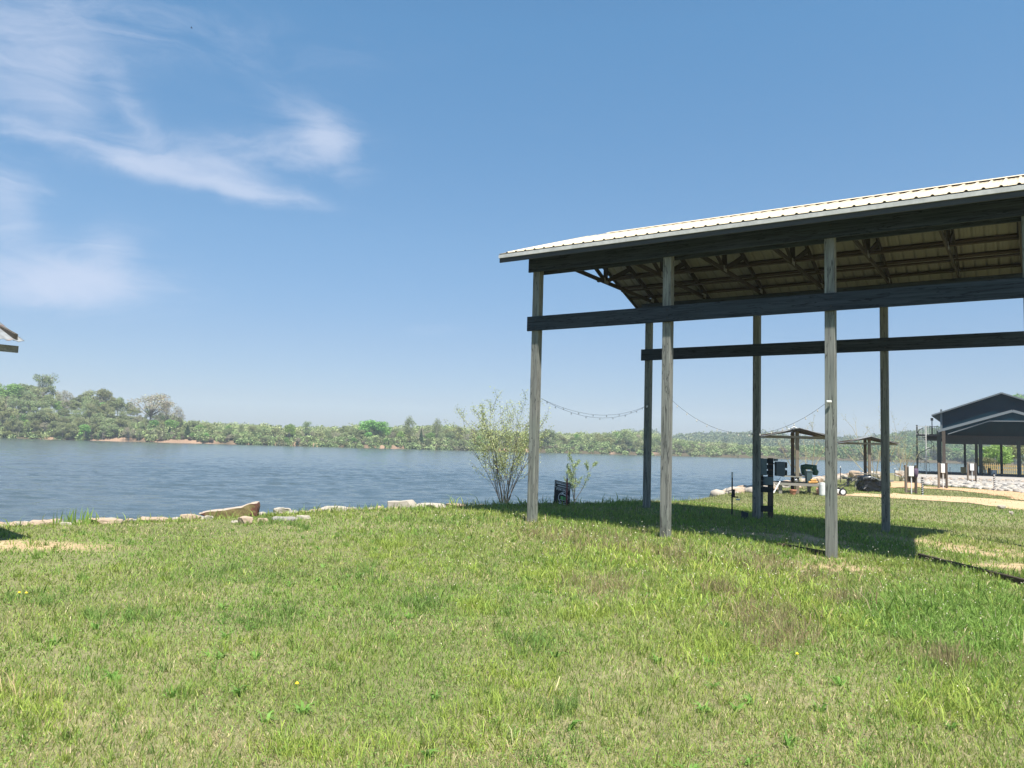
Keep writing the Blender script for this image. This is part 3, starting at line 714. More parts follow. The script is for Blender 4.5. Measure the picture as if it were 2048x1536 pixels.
q = at(1000, 1008, 25.5)
shrub('budding_shrub', (q.x + .12, 25.5, q.z - .15), 3.3, 20, .46, 11000, .0215, ys_c, 5, 'many stemmed shrub with sparse yellow green buds at the water beside the left shed post', 'shrub', r0=.015, zlo=.08)
q = at(1149, 1000, 34)
shrub('small_tree', (q.x, 34, q.z - .1), 1.95, 4, .34, 3000, .023, [(.40, .46, .20), (.34, .40, .17)], 12, 'small sapling with pale green leaves standing in the water behind the sale sign', 'sapling', r0=.022)
for (px, py, Yd, hh, nl, lab, sd) in ((1607, 948, 41, 3.6, 250, 'nearly bare yellowish sapling beside the nearer covered picnic table', 21), (1752, 948, 52, 4.6, 420, 'nearly bare yellowish sapling beside the farther covered picnic table', 33),
                                     (1800, 948, 60, 3.4, 300, 'low nearly bare sapling between far picnic table and spiral stair', 36)):
    q = at(px, py, Yd)
    shrub('bare_sapling', (q.x, Yd, float(height(np.array([q.x]), np.array([Yd]))[0])), hh, 6, .75, nl, .03, [(.42, .40, .2), (.36, .36, .2)], sd, lab, 'sapling', r0=.035, barkm=mat('straw bark ' + str(sd), (.36, .32, .2), .9), depth_=3)

# far trees ------------------------------------------------------------------
far_leaf = leafmat('far leaves', trans=.3, rnd=.2, gain=1.5)
def far_tree_mesh(name, seed, shape='round', n=3200, cols=((.12, .17, .05),), size=.019, trunk=(.016, .5), barkm=bark_grey, lobes=12, squash=1.0, wood=10):
    r = np.random.default_rng(seed); P = []; rr = random.Random(seed)
    tw = MB()
    if shape == 'cone':
        h = r.random(n) ** .8; rad = (1 - h) * .24 * (.55 + .45 * r.random(n)); a = r.random(n) * 6.283
        P = np.stack([np.cos(a) * rad, np.sin(a) * rad, .06 + h * .94], 1)
    else:
        cs = []
        for k in range(lobes):
            a = r.random() * 6.283; z = r.uniform(.38, .84); wd = (.30 if shape == 'round' else .17) * squash; q = wd * math.sqrt(r.random()) * (1 - abs(z - .55) * .9)
            cs.append((math.cos(a) * q, math.sin(a) * q, z, r.uniform(.10, .19) * (1 if shape == 'round' else .8)))
        cs.append((0, 0, .84, .13))
        if shape == 'fan':
            cs = []
            for k in range(16):
                d = r.normal(size=3); d /= np.linalg.norm(d); d[2] = abs(d[2]) * .9 + .05; cs.append((d[0] * .30, d[1] * .30, .46 + d[2] * .40, .115))
            cs.append((0, 0, .62, .16)); cs.append((0, 0, .45, .14))
        if shape == 'low': cs = [(c[0] * 1.5, c[1] * 1.5, c[2] * .8 - .15, c[3] * 1.3) for c in cs]
        m = n // len(cs)
        for c in cs:
            d = r.normal(size=(m, 3)); d /= np.linalg.norm(d, axis=1)[:, None]; q = c[3] * (.45 + .6 * r.random(m))[:, None]
            P.append(np.array(c[:3]) + d * q * np.array([1, 1, .8]))
        for c in cs:
            b0 = Vector((0, 0, .12 + .3 * c[2])); tw.tube([b0, b0.lerp(Vector(c[:3]), .5) + Vector((0, 0, -.02)), Vector(c[:3])], [.010, .006, .003], 4, cap=False)
            for j in range(wood):
                e = Vector(r.normal(size=3)) ; e.normalize(); e.z = abs(e.z); s0 = Vector(c[:3]); tw.tube([s0, s0 + e * c[3] * 1.1], [.0025, .001], 3, cap=False)
        P = np.concatenate(P)
    tw.tube([(0, 0, -.1), (.004, 0, .25), (0, .004, .55), (0, 0, .8)], [trunk[0], trunk[0] * .8, trunk[0] * .5, .003], 6, cap=False)
    cc = np.array(cols); c = cc[r.integers(0, len(cc), len(P))] * (1 + .13 * r.normal(size=(len(P), 1))).clip(.6, 1.4)
    V, Fq, cl = cards(P, size, c, sq=.75)
    V2 = np.array(tw.v); n0 = len(V); f3 = [np.array([f for f in tw.f if len(f) == 4]) + n0]
    mi = np.concatenate([np.zeros(len(Fq)), np.ones(len(f3[0]))])
    return mesh_np(name, np.concatenate([V, V2]), [np.concatenate([Fq, f3[0]])], [far_leaf, barkm], mi=mi, col=np.concatenate([cl, np.ones((len(V2), 3)) * .2]), link=False)
FT = {
 'olive': [far_tree_mesh('olive_tree', s, cols=((.17, .20, .08), (.20, .21, .10), (.14, .17, .07))) for s in (1, 2, 3)],
 'pale': [far_tree_mesh('pale_tree', s, n=2800, cols=((.22, .27, .11), (.19, .24, .10), (.23, .24, .13)), size=.015) for s in (4, 5, 6)],
 'bright': [far_tree_mesh('bright_tree', s, cols=((.17, .28, .07), (.14, .24, .06))) for s in (7, 8)],
 'bare': [far_tree_mesh('bare_tree', s, shape='fan', n=3000, cols=((.25, .23, .16), (.22, .23, .13), (.24, .20, .15)), size=.010, wood=4, trunk=(.013, .5)) for s in (9, 10, 11)],
 'dark': [far_tree_mesh('evergreen_tree', s, shape='cone', cols=((.045, .075, .03), (.055, .085, .035)), size=.022, squash=1) for s in (12, 13)],
 'slim': [far_tree_mesh('slim_tree', s, shape='slim', n=1600, cols=((.21, .26, .11), (.18, .23, .10)), size=.014) for s in (14, 15)],
 'low': [far_tree_mesh('waterside_bush', s, shape='low', n=2000, cols=((.17, .21, .07), (.19, .22, .09), (.14, .16, .06)), size=.027, lobes=9) for s in (16, 17)],
 'brown': [far_tree_mesh('brown_thicket', s, shape='low', n=1600, cols=((.17, .13, .10), (.13, .10, .08), (.12, .12, .07)), size=.024, lobes=9, wood=20) for s in (18, 19)],
}
LAB = {'olive': ('broad_tree', 'olive green broad tree in the dense wood on the {}', 'tree'),
       'pale': ('broad_tree', 'pale yellow green tree in young leaf on the {}', 'tree'),
       'bright': ('broad_tree', 'bright fresh green tree among duller trees on the {}', 'tree'),
       'bare': ('bare_tree', 'grey brown tree still almost leafless on the {}', 'tree'),
       'dark': ('evergreen_tree', 'small dark evergreen standing low on the {}', 'tree'),
       'slim': ('slim_tree', 'slim upright pale tree rising from the row on the {}', 'tree'),
       'low': ('waterside_bush', 'low green bush overhanging the water on the {}', 'bush'),
       'brown': ('brown_bush', 'leafless brown bush at the cut edge of the {}', 'bush')}
NT = [0]
def zone(px): return 'far left bank' if px < 360 else ('middle far bank' if px < 1060 else ('far bank behind the shed' if px < 1660 else 'wooded hill at right'))
def plant(kind, px, Yd, ytop, wf=1.0, label=None, cat=None, name=None):
    xw = at(px, 880, Yd).x; gz = float(height(np.array([xw]), np.array([float(Yd)]))[0]); gz = max(gz, WATER + .1)
    top = at(px, ytop, Yd).z; h = max(top - gz, 2.5)
    me = random.choice(FT[kind]); nm, lb, ct = LAB[kind]
    o = bpy.data.objects.new(name or nm, me); C.objects.link(o); o.location = (xw, Yd, gz - .1); k = h / .97
    o.scale = (k * wf, k * wf, k); o.rotation_euler = (0, 0, random.random() * 6.28); NT[0] += 1
    zn = zone(px)
    tag(o, label or lb.format(zn), cat or ct)
    if not label: o['group'] = {'far left bank': 'trees of the far left bank', 'middle far bank': 'trees along the middle far bank', 'far bank behind the shed': 'trees across the river behind the shed', 'wooded hill at right': 'trees of the wooded hill'}[zn]
    return o
prof_x = [-80, 0, 45, 110, 150, 175, 205, 240, 262, 352, 362, 400, 450, 520, 580, 640, 680, 710, 785, 850, 900, 940, 1060, 1100, 1160, 1230, 1290, 1330, 1360, 1440, 1500, 1560, 1640, 1700, 1760, 1800, 1900, 2000, 2150]
prof_y = [760, 764, 762, 776, 782, 774, 777, 790, 800, 832, 840, 842, 846, 847, 852, 852, 852, 848, 853, 850, 850, 855, 864, 864, 864, 862, 860, 872, 877, 884, 888, 892, 898, 892, 884, 870, 850, 820, 790]
wl = lambda px: 876 + .0263 * px
shY = lambda px: 2.3 * FPX / max((wl(px) - (865.3 + .0283 * px)), 3)
px = -60
while px < 1640:
    base = float(far_y(at(px, 880, shY(px)).x)); pt = float(np.interp(px, prof_x, prof_y)); wy_ = wl(px)
    rows = [(2, .36), (11, .54), (24, .72), (40, .88), (60, 1.0)] if px < 340 else [(3, .5), (14, .8), (34, 1.0)]
    for (dy, fr) in rows:
        pj = px + random.uniform(-9, 9)
        pt2 = float(np.interp(pj, prof_x, prof_y))
        kind = random.choices(['olive', 'pale', 'bare', 'bright', 'slim'], [4, 3.4, 2.4 if pj < 340 or 1100 < pj < 1240 else 1.6, .8, 1.2])[0]
        yt = wy_ - (wy_ - pt2) * fr * random.uniform(.84, 1.04)
        plant(kind, pj, base + dy + random.uniform(-2, 3), yt, random.uniform(.8, 1.2) if kind != 'slim' else .9)
    # edge bushes
    kk = random.choices(['low', 'brown', 'dark', None], [3 if px < 170 else 2.0, .8 if px < 170 else 2.6, .35, .5])[0]
    if 175 < px < 515 and kk == 'low': kk = 'brown' if random.random() < .5 else None
    if kk: plant(kk, px + random.uniform(-6, 6), base + (.6 if kk == 'low' else 1.8), wl(px) - random.uniform(9, 16) * (1.5 if px < 170 else 1), 1.3 if kk != 'dark' else 1.0)
    px += 15 if px < 340 else 19
# the ones that stand out
def big(kind, px, yt, dy, wf, label, cat='tree'):
    plant(kind, px, float(far_y(at(px, 880, shY(px)).x)) + dy, yt, wf, label, cat)
big('pale', 80, 745, 62, .85, 'tallest round crowned tree standing above the far left wood')
big('bare', 298, 778, 30, 1.55, 'wide pale leafless tree at the right end of the far left wood')
big('bare', 335, 800, 26, 1.0, 'smaller pale leafless tree right of the wide one on the far left bank')
big('bright', 20, 765, 45, 1.3, 'bright green tree at the left edge of the far wood')
big('bright', 308, 838, 12, .9, 'bright green round tree below the wide leafless one')
big('bright', 52, 838, 8, .7, 'yellow green small tree low in the far left wood')
big('dark', 374, 851, 6, 1.6, 'dark round cedar on the bare bank right of the far left wood')
big('dark', 338, 853, 6, 1.2, 'dark cedar left of the larger round cedar on the far bank')
big('olive', 455, 857, 7, 1.2, 'round dark green tree on the eroded bank in the far middle')
big('bright', 579, 846, 10, .9, 'upright fresh green tree in the middle of the far bank')
big('slim', 611, 840, 12, 1.0, 'thin grey green tree poking above the middle far bank')
big('bright', 742, 838, 16, 1.6, 'large dome shaped green tree in the middle far bank')
big('bright', 762, 842, 18, 1.2, 'green tree forming the right shoulder of the large dome tree')
big('slim', 818, 829, 14, .9, 'tall sparse tree rising highest left of the budding shrub')
big('slim', 873, 834, 14, .8, 'second tall sparse tree just left of the budding shrub')
big('dark', 842, 858, 10, .8, 'dark narrow evergreen between the two tall sparse trees')
big('olive', 1096, 857, 10, 1.2, 'dark green round tree seen just right of the left shed post')
big('pale', 1250, 856, 14, 1.5, 'large dome shaped pale green tree left of the dark rear post')
big('bare', 70, 840, 5, .6, 'bare white trunked tree above a green bush on the far left bank')
big('low', 64, 862, .6, 1.3, 'vivid green round bush at the water on the far left bank', 'bush')
big('low', 8, 862, .6, 1.3, 'yellow green bush at the water at the left edge', 'bush')
big('brown', 1563, 884, 6, 1.2, 'brown leafless thicket behind the nearer picnic shelter', 'bush')
big('dark', 1655, 896, 5, 1.6, 'dark purple green bush behind the third front shed post', 'bush')

# wooded hills behind and at right: far-off woods that read as one mass each
def wood_mass(name, n, px0, px1, ydepth, ytop, rr_, cols, sizes, label):
    V = []; Fs = []; Cc = []; k = 0
    for i in range(n):
        px = RNG.uniform(px0, px1); fr = RNG.random(); Yd = ydepth(px, fr)
        xw = at(px, 880, Yd).x; gz = max(float(height(np.array([xw]), np.array([Yd]))[0]), WATER)
        top = max(at(px, ytop(px, fr), Yd).z, gz + rr_ * 1.1) if name == 'hill_woods' else at(px, ytop(px, fr), Yd).z; h = top - gz; r0 = rr_ * RNG.uniform(.7, 1.3)
        m = int(300 * sizes[1]); d = RNG.normal(size=(m, 3)); d /= np.linalg.norm(d, axis=1)[:, None]
        q = (.55 + .5 * RNG.random(m))[:, None]; hz = min(max(h, 3), r0 * 2.6)
        P = np.array([xw, Yd, top - hz * .5]) + d * q * np.array([r0, r0, hz * .52])
        P += (RNG.normal(size=3) * .12 * r0)
        base = np.array(cols[RNG.integers(0, len(cols))]) * RNG.uniform(.88, 1.12)
        c = base * (1 + .12 * RNG.normal(size=(m, 1))).clip(.5, 1.5)
        v, f, cl = cards(P, sizes[0], c, sq=.8); V.append(v); Fs.append(f + k); Cc.append(cl); k += len(v)
    o = mesh_np(name, np.concatenate(V), [np.concatenate(Fs)], far_leaf, col=np.concatenate(Cc))
    return tag(o, label, 'woods', kind='stuff')
G3 = [(.10, .15, .06), (.13, .18, .07), (.17, .20, .09), (.12, .13, .07), (.16, .20, .07)]
G4 = [(.18, .23, .09), (.16, .21, .08), (.19, .22, .10), (.15, .18, .08)]
def lerp(a, b2, t_): return a + (b2 - a) * t_
# woods right behind the far bank so no gap shows
wood_mass('bank_woods', 900, 330, 1660, lambda p_, f: shY(p_) + 50 + 110 * f, lambda p_, f: float(np.interp(p_, prof_x, prof_y)) + 7 - 6 * f, 4.5, G4, (.52, 1.0), 'pale green wood filling the land behind the far bank')
wood_mass('bank_undergrowth', 980, -80, 2080, lambda p_, f: float(far_y(at(p_, 880, shY(p_)).x)) + (.4 if not (175 < p_ < 515 and math.sin(p_ * .075) > -.55) else 2.9) + 13 * f, lambda p_, f: wl(p_) - ((7 if not 175 < p_ < 515 else 12) + 19 * f) * (1.25 if p_ < 340 else 1), 2.4, [(.16, .20, .08), (.19, .21, .09), (.15, .15, .08), (.20, .24, .10)], (.42, .8), 'tangled undergrowth along the top of the far bank')
wood_mass('distant_ridge', 700, 1270, 1800, lambda p_, f: 760 + 330 * f, lambda p_, f: float(np.interp(p_, [1250, 1280, 1300, 1340, 1400, 1500, 1600, 1680, 1800], [868, 857, 857, 868, 864, 861, 868, 872, 866])) + 26 * (1 - f), 9, [(.08, .12, .06), (.11, .15, .07), (.15, .18, .08)], (1.2, .7), 'distant wooded ridge beyond the far bank')
wood_mass('hill_woods', 1700, 1600, 2200, lambda p_, f: float(far_y(at(p_, 880, 505).x)) + 2 + 330 * f, lambda p_, f: lerp(wl(p_) - 14, float(np.interp(p_, [1640, 1700, 1760, 1790, 1830, 1870, 1930, 2000, 2200], [890, 882, 874, 864, 858, 850, 830, 800, 740])), f ** .8), 5.2, G3, (.62, 1.0), 'dense dark green wooded hill across the water at right')
for i in range(34):      # single trees one can tell on the hill's foot
    p_ = random.uniform(1665, 1990); f = random.random() * .5
    plant(random.choice(['olive', 'olive', 'bright', 'pale']), p_, float(far_y(at(p_, 880, 505).x)) + 1 + 20 * f, wl(p_) - random.uniform(14, 34) , random.uniform(1.0, 1.4))
plant('bright', 2033, 560, 785, 1.0, 'light green treetop rising over the green building roof', 'tree')
# near green tree behind the big building
for (px, yt, Yd, wf, lab) in ((1992, 886, 122, 1.4, 'big yellow green tree behind the building posts'), (2050, 880, 128, 1.4, 'yellow green tree behind the building at the right edge'), (1968, 912, 118, 1.6, 'low spreading yellow green tree left of the big one behind the building')):
    plant('olive' if px != 1992 else 'bright', px, Yd, yt, wf, lab, 'tree')

# ------------------------------------------------------------------ covered picnic tables
def picnic(loc, rz, label, ridge=2.95, eave=2.5, half=1.45, length=2.0, table=True):
    root = empty('picnic_shelter', loc, rz, label, 'picnic shelter')
    for i, y in enumerate((-.5, .55)):
        MB().box((0, y, ridge / 2 - .1), (.15, .15, ridge - .05)).obj('post', tan_wood if i == 0 else brown_wood, root, .006)  # rear post takes the darker timber, its shade put into the colour
        MB().box((0, y - .1 * (1 if i == 0 else -1), eave + .02), (half * 2 - .02, .045, .10)).obj('cross_beam', grey_plank, root)
    slope = (ridge - eave) / half
    for sg in (-1, 1):
        for y in (-length / 2 + .08, -.4, .45, length / 2 - .08):
            MB().bar((0, y, ridge - .05), (sg * half * .98, y, eave + .07), .045, .09).obj('rafter', brown_wood, root)
        n = 60; yy_ = np.linspace(-length / 2, length / 2, n); V = []
        for x in (0, sg * half * 1.03):
            for dz in (0, -.006): V += [(x, y, ridge + .035 - abs(x) * slope + .012 * math.sin(y * 2 * math.pi / .12) + dz) for y in yy_]
        Fq = []
        for i in range(n - 1): Fq += [(i, i + 1, 2 * n + i + 1, 2 * n + i), (n + i, 3 * n + i, 3 * n + i + 1, n + i + 1), (2 * n + i, 2 * n + i + 1, 3 * n + i + 1, 3 * n + i), (i, n + i, n + i + 1, i + 1)]
        Fq += [(0, 2 * n, 3 * n, n), (n - 1, 2 * n - 1, 4 * n - 1, 3 * n - 1)]
        mesh_np('roof_panel', V, [np.array(Fq)], rust_metal, parent=root)
    if table:
        tp = MB()
        for k in range(6): tp.box((0, -.62 + k * .25, .76), (1.25, .235, .04))
        tp.obj('table_top', grey_plank, root)
        for sg in (-1, 1):
            b_ = MB(); b_.box((0, sg * 1.05, .46), (2.15, .14, .045)); b_.box((0, sg * 1.2, .46), (2.15, .14, .045)); b_.box((0, sg * 1.285, .43), (2.2, .035, .11)); b_.obj('bench', grey_plank, root)
            b_ = MB(); b_.box((sg * 1.05, 0, .455), (.28, 1.9, .04)); b_.obj('bench', grey_plank, root)
            for sx_ in (-.85, .85): MB().box((sx_, sg * 1.12, .21), (.14, .14, .44)).obj('leg', grey_plank, root)
        for sx_ in (-.5, .5): MB().box((sx_, 0, .37), (.1, 1.9, .1)).obj('crosspiece', grey_plank, root)
    return root
def gz_(x, y): return float(height(np.array([float(x)]), np.array([float(y)]))[0])
q = at(1590, 960, 36.8); PZ1 = gz_(q.x, 36.8)
picnic((q.x, 36.8, PZ1), R(-9), 'covered picnic table heaped with junk under a low rusty gable roof, nearer of the two', ridge=2.95, eave=2.55, half=1.5)
q2 = at(1735, 960, 46.5)
picnic((q2.x, 46.5, gz_(q2.x, 46.5)), R(-12), 'covered picnic table behind the black bag, farther of the two', ridge=2.9, eave=2.5, half=1.5)
q3 = at(38, 678, 10.4)
MSH = picnic((q3.x - 1.91, 10.4 + .44, 0), R(-42), 'picnic shelter whose roof corner juts in at the left edge', ridge=3.27, eave=2.745, half=1.72, length=2.0, table=False)
for sg in (-1, 1): MB().box((sg * 1.6, 0, 2.655 + .01), (.045, 1.96, .09)).obj('eave_beam', grey_plank, MSH)
# junk on the first table
gx, gy = q.x, 36.8
def on(px, py, Yd): v = at(px, py, Yd); return v
TZ = PZ1 + .78; BZ = PZ1 + .483
green_m = mat('dark green canvas', (.02, .075, .045), .8, 0, noise=4, col2=(.012, .05, .03), bump=.5, bscale=9)
bin_m = mat('grey green plastic', (.05, .085, .09), .6)
def blob(name, c, d, m, label, cat, seed=3, parent=None):
    me = RK[seed].copy(); me.materials.append(m); co = np.array([v.co for v in me.vertices]); e = co.max(0) - co.min(0)
    me.transform(Matrix.Translation(-Vector((co.max(0) + co.min(0)) / 2))); me.transform(Matrix.Diagonal((d[0] / e[0], d[1] / e[1], d[2] / e[2], 1)))
    for p_ in me.polygons: p_.use_smooth = True
    o = bpy.data.objects.new(name, me); C.objects.link(o); o.location = c
    if parent: o.parent = parent
    elif label: tag(o, label, cat)
    return o
a = on(1613, 960, 36.2)
cont = empty('storage_bin', (a.x, 35.95, TZ - .29), 0, 'grey green plastic bin standing on the nearer picnic bench', 'bin')
MB().lathe((0, 0, 0), [(.15, 0), (.185, .5), (.20, .5), (.20, .53)], 4).obj('bin_body', bin_m, cont, .01).rotation_euler = (0, 0, R(45)); MB().box((0, 0, .545), (.3, .3, .025)).obj('lid', bin_m, cont, .006)
gt = empty('folded_tarp', (on(1620, 950, 36.6).x, 36.75, TZ), 0, 'dark green tarp roll heaped on the nearer picnic table', 'tarp')
tb = MB().tube([(-.34, 0, .42), (-.1, .03, .44), (.12, 0, .43), (.34, 0, .42)], [.1, .13, .12, .11], 12).tube([(.2, -.02, .44), (.32, .02, .2), (.3, .02, .06)], [.1, .15, .1], 10).tube([(-.3, 0, .4), (-.2, .05, .15), (0, .05, .08)], [.09, .14, .1], 10)
tb.obj('tarp_roll', green_m, gt, smooth=True)
wl_m = mat('orange wood', (.62, .33, .10), .8, 0, noise=9)
for k, (px, py, ln) in enumerate(((1623, 970, .3), (1627, 966, .26), (1631, 971, .22))):
    v = at(px, py, 35.75); o = MB().tube([(-ln / 2, 0, 0), (ln / 2, .05, .02)], .05, 9).obj('firewood_log', wl_m, None, local=None); o.location = (v.x, 35.72 + .02 * k, BZ + .055 + (.09 if k == 1 else 0))
    tag(o, ['short orange log left of the pile on the picnic bench', 'short orange log on top of the pile on the picnic bench', 'short orange log at the right of the pile on the picnic bench'][k], 'log')
v = at(1645, 992, 35.0); cyl = empty('white_bucket', (v.x, 35.0, gz_(v.x, 35)), 0, 'tall white plastic drum standing beside the third front shed post', 'drum')
MB().lathe((0, 0, 0), [(.13, 0), (.145, .05), (.145, .5), (.12, .54)], 18).obj('drum_body', white_m, cyl, smooth=False); MB().lathe((0, 0, .54), [(.12, 0), (.13, .01), (.13, .03), (.05, .04)], 18).obj('lid', white_m, cyl)
v = at(1586, 992, 35.2); pot = empty('clay_pot', (v.x, 35.2, gz_(v.x, 35.2)), 0, 'terracotta pot on the grass under the picnic bench', 'pot')
MB().lathe((0, 0, 0), [(.10, 0), (.14, .18), (.16, .18), (.16, .24), (.13, .24), (.11, .2)], 16).obj('pot_body', mat('terracotta', (.50, .23, .14), .9, 0, noise=6), pot)
v = at(1637, 990, 35.3); blob('feed_bag', (v.x, 35.3, gz_(v.x, 35.3) + .16), (.24, .2, .36), mat('salmon sack', (.68, .34, .24), .8, 0, noise=8), 'salmon pink sack leaning on the picnic bench beside the white drum', 'sack', 4)
v0, v1 = at(1547, 986, 34.6), at(1560, 963, 35.2)
o = MB().tube([v0, v1], .025, 8).obj('white_pipe', white_m); tag(o, 'white plastic pipe leaning against the picnic bench', 'pipe')
v = at(1592, 965, 36.0); blob('metal_kettle', (v.x, 36.0, BZ + .1), (.2, .17, .16), plate_m, 'small shiny metal pot on the picnic bench', 'pot', 7)
v = at(1569, 967, 36.3); o = MB().box((0, 0, .02), (.38, .22, .03)).box((0, -.11, .045), (.38, .012, .04)).box((0, .11, .045), (.38, .012, .04)).obj('black_tray', black_m, None, .004); o.location = (v.x, 36.3, BZ); tag(o, 'flat black tray at the left end of the picnic bench', 'tray')
v = at(1596, 951, 36.6); o = MB().box((0, 0, .05), (.3, .2, .09)).box((0, 0, .12), (.22, .14, .05)).obj('black_toolbox', black_m, None, .01); o.location = (v.x, 36.6, TZ); tag(o, 'black toolbox on the table top beside the rear shelter post', 'toolbox')
# wind ornament on the first shelter's ridge
v = at(1583, 862, 36.0)
orn = empty('wind_spinner', (v.x, 35.85, v.z - .06), 0, 'small white wind spinner on the nearer picnic roof', 'wind spinner')
MB().tube([(0, 0, 0), (0, 0, .2)], .012, 6).tube([(-.16, 0, .13), (.14, 0, .2)], .008, 5).obj('spinner_stem', black_m, orn)
for (dx, dz) in ((-.17, .14), (-.03, .19), (.08, .24), (.15, .20), (.02, .25)):
    MB().lathe((0, 0, 0), [(.01, 0), (.045, .02), (.04, .05), (.01, .06)], 8).obj('cup', white_m, orn, smooth=True).location = (dx, 0, dz - .03)
# hanging bulbs on the shelter beam and a string going down to the ground
a, b2 = at(1535, 882, 35.9), at(1652, 887, 35.9)
string_light(a, b2, .05, 12, 'row of small bulbs along the beam of the nearer picnic roof')
a, b2 = at(1664, 890, 35.5), at(1617, 938, 36.6)
string_light(a, b2, .12, 4, 'string of bulbs running down from the picnic roof to the green tarp')

# ------------------------------------------------------------------ mower, black bag
v = at(1683, 994, 35.6); mz = gz_(v.x, 35.6)
mow = empty('push_mower', (v.x - .35, 35.6, mz), 0, 'red and white push mower with folded up black handle behind the third front post', 'lawn mower')
MB().prism([(-.5, -.24, .1), (.2, -.24, .1), (.32, -.24, .16), (.25, -.24, .26), (-.1, -.24, .32), (-.45, -.24, .24)], (0, .48, 0)).obj('deck', white_m, mow, .02)
MB().lathe((-.15, 0, .31), [(.16, 0), (.16, .14), (.1, .2)], 14).obj('engine', mat('red paint', (.42, .04, .04), .4), mow)
for (x, y, rr_) in ((.3, -.27, .17), (.3, .27, .17), (-.42, -.27, .1), (-.42, .27, .1)):
    wh = empty('wheel', (x, y, rr_)); wh.parent = mow
    tq = MB().lathe((0, 0, -.025), [(rr_ * .6, 0), (rr_ * .95, 0), (rr_, .012), (rr_, .038), (rr_ * .95, .05), (rr_ * .6, .05)], 20).obj('tyre', black_m, wh); tq.rotation_euler = (R(90), 0, 0)
    tq = MB().lathe((0, 0, -.02), [(rr_ * .15, -.012), (rr_ * .62, -.008), (rr_ * .62, .048), (rr_ * .15, .052)], 14).obj('rim', white_m, wh); tq.rotation_euler = (R(90), 0, 0)
hd = MB()
for y in (-.2, .2): hd.tube([(.15, y, .25), (.55, y, .5), (1.12, y, .92)], .022, 6)
hd.tube([(1.12, -.2, .92), (1.12, .2, .92)], .014, 6); hd.obj('handle', black_m, mow)
MB().box((.74, 0, .72), (.12, .16, .14)).obj('control_box', navy_board, mow, .01)
v = at(1742, 984, 40.5); bz = gz_(v.x, 40.5)
bag = empty('grass_catcher', (v.x, 40.5, bz), R(8), 'big crumpled black bag on a silver tube frame before the far picnic table', 'bag')
bagm = mat('black tarpaulin', (.006, .007, .009), .38, 0, noise=5, col2=(.012, .014, .017), bump=1, bscale=5, spec=.3)
me = bpy.data.meshes.new('bag_body'); bm = bmesh.new()
vs = [bm.verts.new(c) for c in [(-.62, -.35, .04), (.66, -.35, .0), (.66, .35, 0), (-.62, .35, .04), (-.60, -.33, .72), (.02, -.36, .70), (.55, -.3, .42), (.55, .3, .42), (.1, .36, .82), (-.60, .33, .70)]]
bmesh.ops.convex_hull(bm, input=vs); bmesh.ops.subdivide_edges(bm, edges=bm.edges, cuts=6, use_grid_fill=True); bmesh.ops.triangulate(bm, faces=bm.faces)
for v_ in bm.verts: v_.co += Vector(mnz.turbulence_vector(v_.co * 3.6, 4, False)) * .08
bm.to_mesh(me); bm.free(); me.materials.append(bagm); o = bpy.data.objects.new('bag_body', me); C.objects.link(o); o.parent = bag
MB().tube([(-.60, -.42, .72), (-.2, -.43, .74), (.05, -.43, .66), (.2, -.42, .56)], .024, 6).tube([(.3, -.44, .48), (.55, -.43, .25), (.66, -.42, .05)], .024, 6).obj('frame_tube', plate_m, bag, smooth=True)

# ------------------------------------------------------------------ meter board beside the second rear post
px_m = 20.3 / FPX
pb = at(1519, 1030, 20.35); mbz = gz_(pb.x, 20.35)
board = empty('meter_board', (pb.x, 20.35, mbz), 0, 'dark timber utility board carrying grey electric boxes beside the second rear post', 'utility board')
zt = at(1530, 916, 20.35).z - mbz
def bx_(px0, px1, py0, py1, dy, th__): # box in board-local coordinates
    a = at(px0, py0, 20.35); b_ = at(px1, py1, 20.35)
    return ((a.x + b_.x) / 2 - pb.x, dy, (a.z + b_.z) / 2 - mbz), (abs(b_.x - a.x), th__, abs(a.z - b_.z))
pm = MB().box((.055, .06, zt / 2 - .2), (.09, .09, zt + .4 - .02)); pm.obj('post', wood_z, board, .004)
c_, d_ = bx_(1538, 1547, 916, 1036, .06, .1); MB().box(c_, d_).obj('post', brown_wood, board, .004)
for (y0, y1) in ((917, 927), (929, 938.5), (941, 950), (952.5, 960.5), (963, 971.5), (974, 985), (1011, 1024)):
    c_, d_ = bx_(1521, 1546, y0, y1, 0, .03); MB().box(c_, d_).obj('board', navy_board, board)
c_, d_ = bx_(1518.5, 1530, 917, 950, -.09, .14); MB().box(c_, d_).obj('meter_box', grey_box, board, .01)
c_, d_ = bx_(1526, 1543, 953.6, 970, -.075, .11); MB().box(c_, d_).obj('meter_box', grey_box, board, .01)
c_, d_ = bx_(1549, 1567, 923, 952, -.06, .14); MB().box(c_, d_).obj('meter_box', mat('slate enamel', (.09, .12, .14), .5), board, .01)
c_, d_ = bx_(1548, 1554, 917.5, 922, -.02, .1); MB().box(c_, d_).obj('meter_cap', grey_box, board)
for (y0, y1) in ((924, 936), (940, 951)):
    c_, d_ = bx_(1566.5, 1572, y0, y1, -.05, .1); MB().box(c_, d_).obj('breaker_socket', black_m, board, .008)
c_, d_ = bx_(1543, 1572, 926, 929, 0.03, .04); MB().box(c_, d_).obj('arm', brown_wood, board)
wv = lambda p_, q_, dy=-.1: (at(p_, q_, 20.35).x - pb.x, dy, at(p_, q_, 20.35).z - mbz)
MB().tube([wv(1528, 953), wv(1531, 958), wv(1536, 957), wv(1538, 953)], .006, 5).tube([wv(1550, 960), wv(1556, 959), wv(1558, 954)], .005, 5).tube([wv(1525, 985), wv(1526, 998), wv(1533, 1006), wv(1545, 1010)], .005, 5).obj('cable', black_m, board)
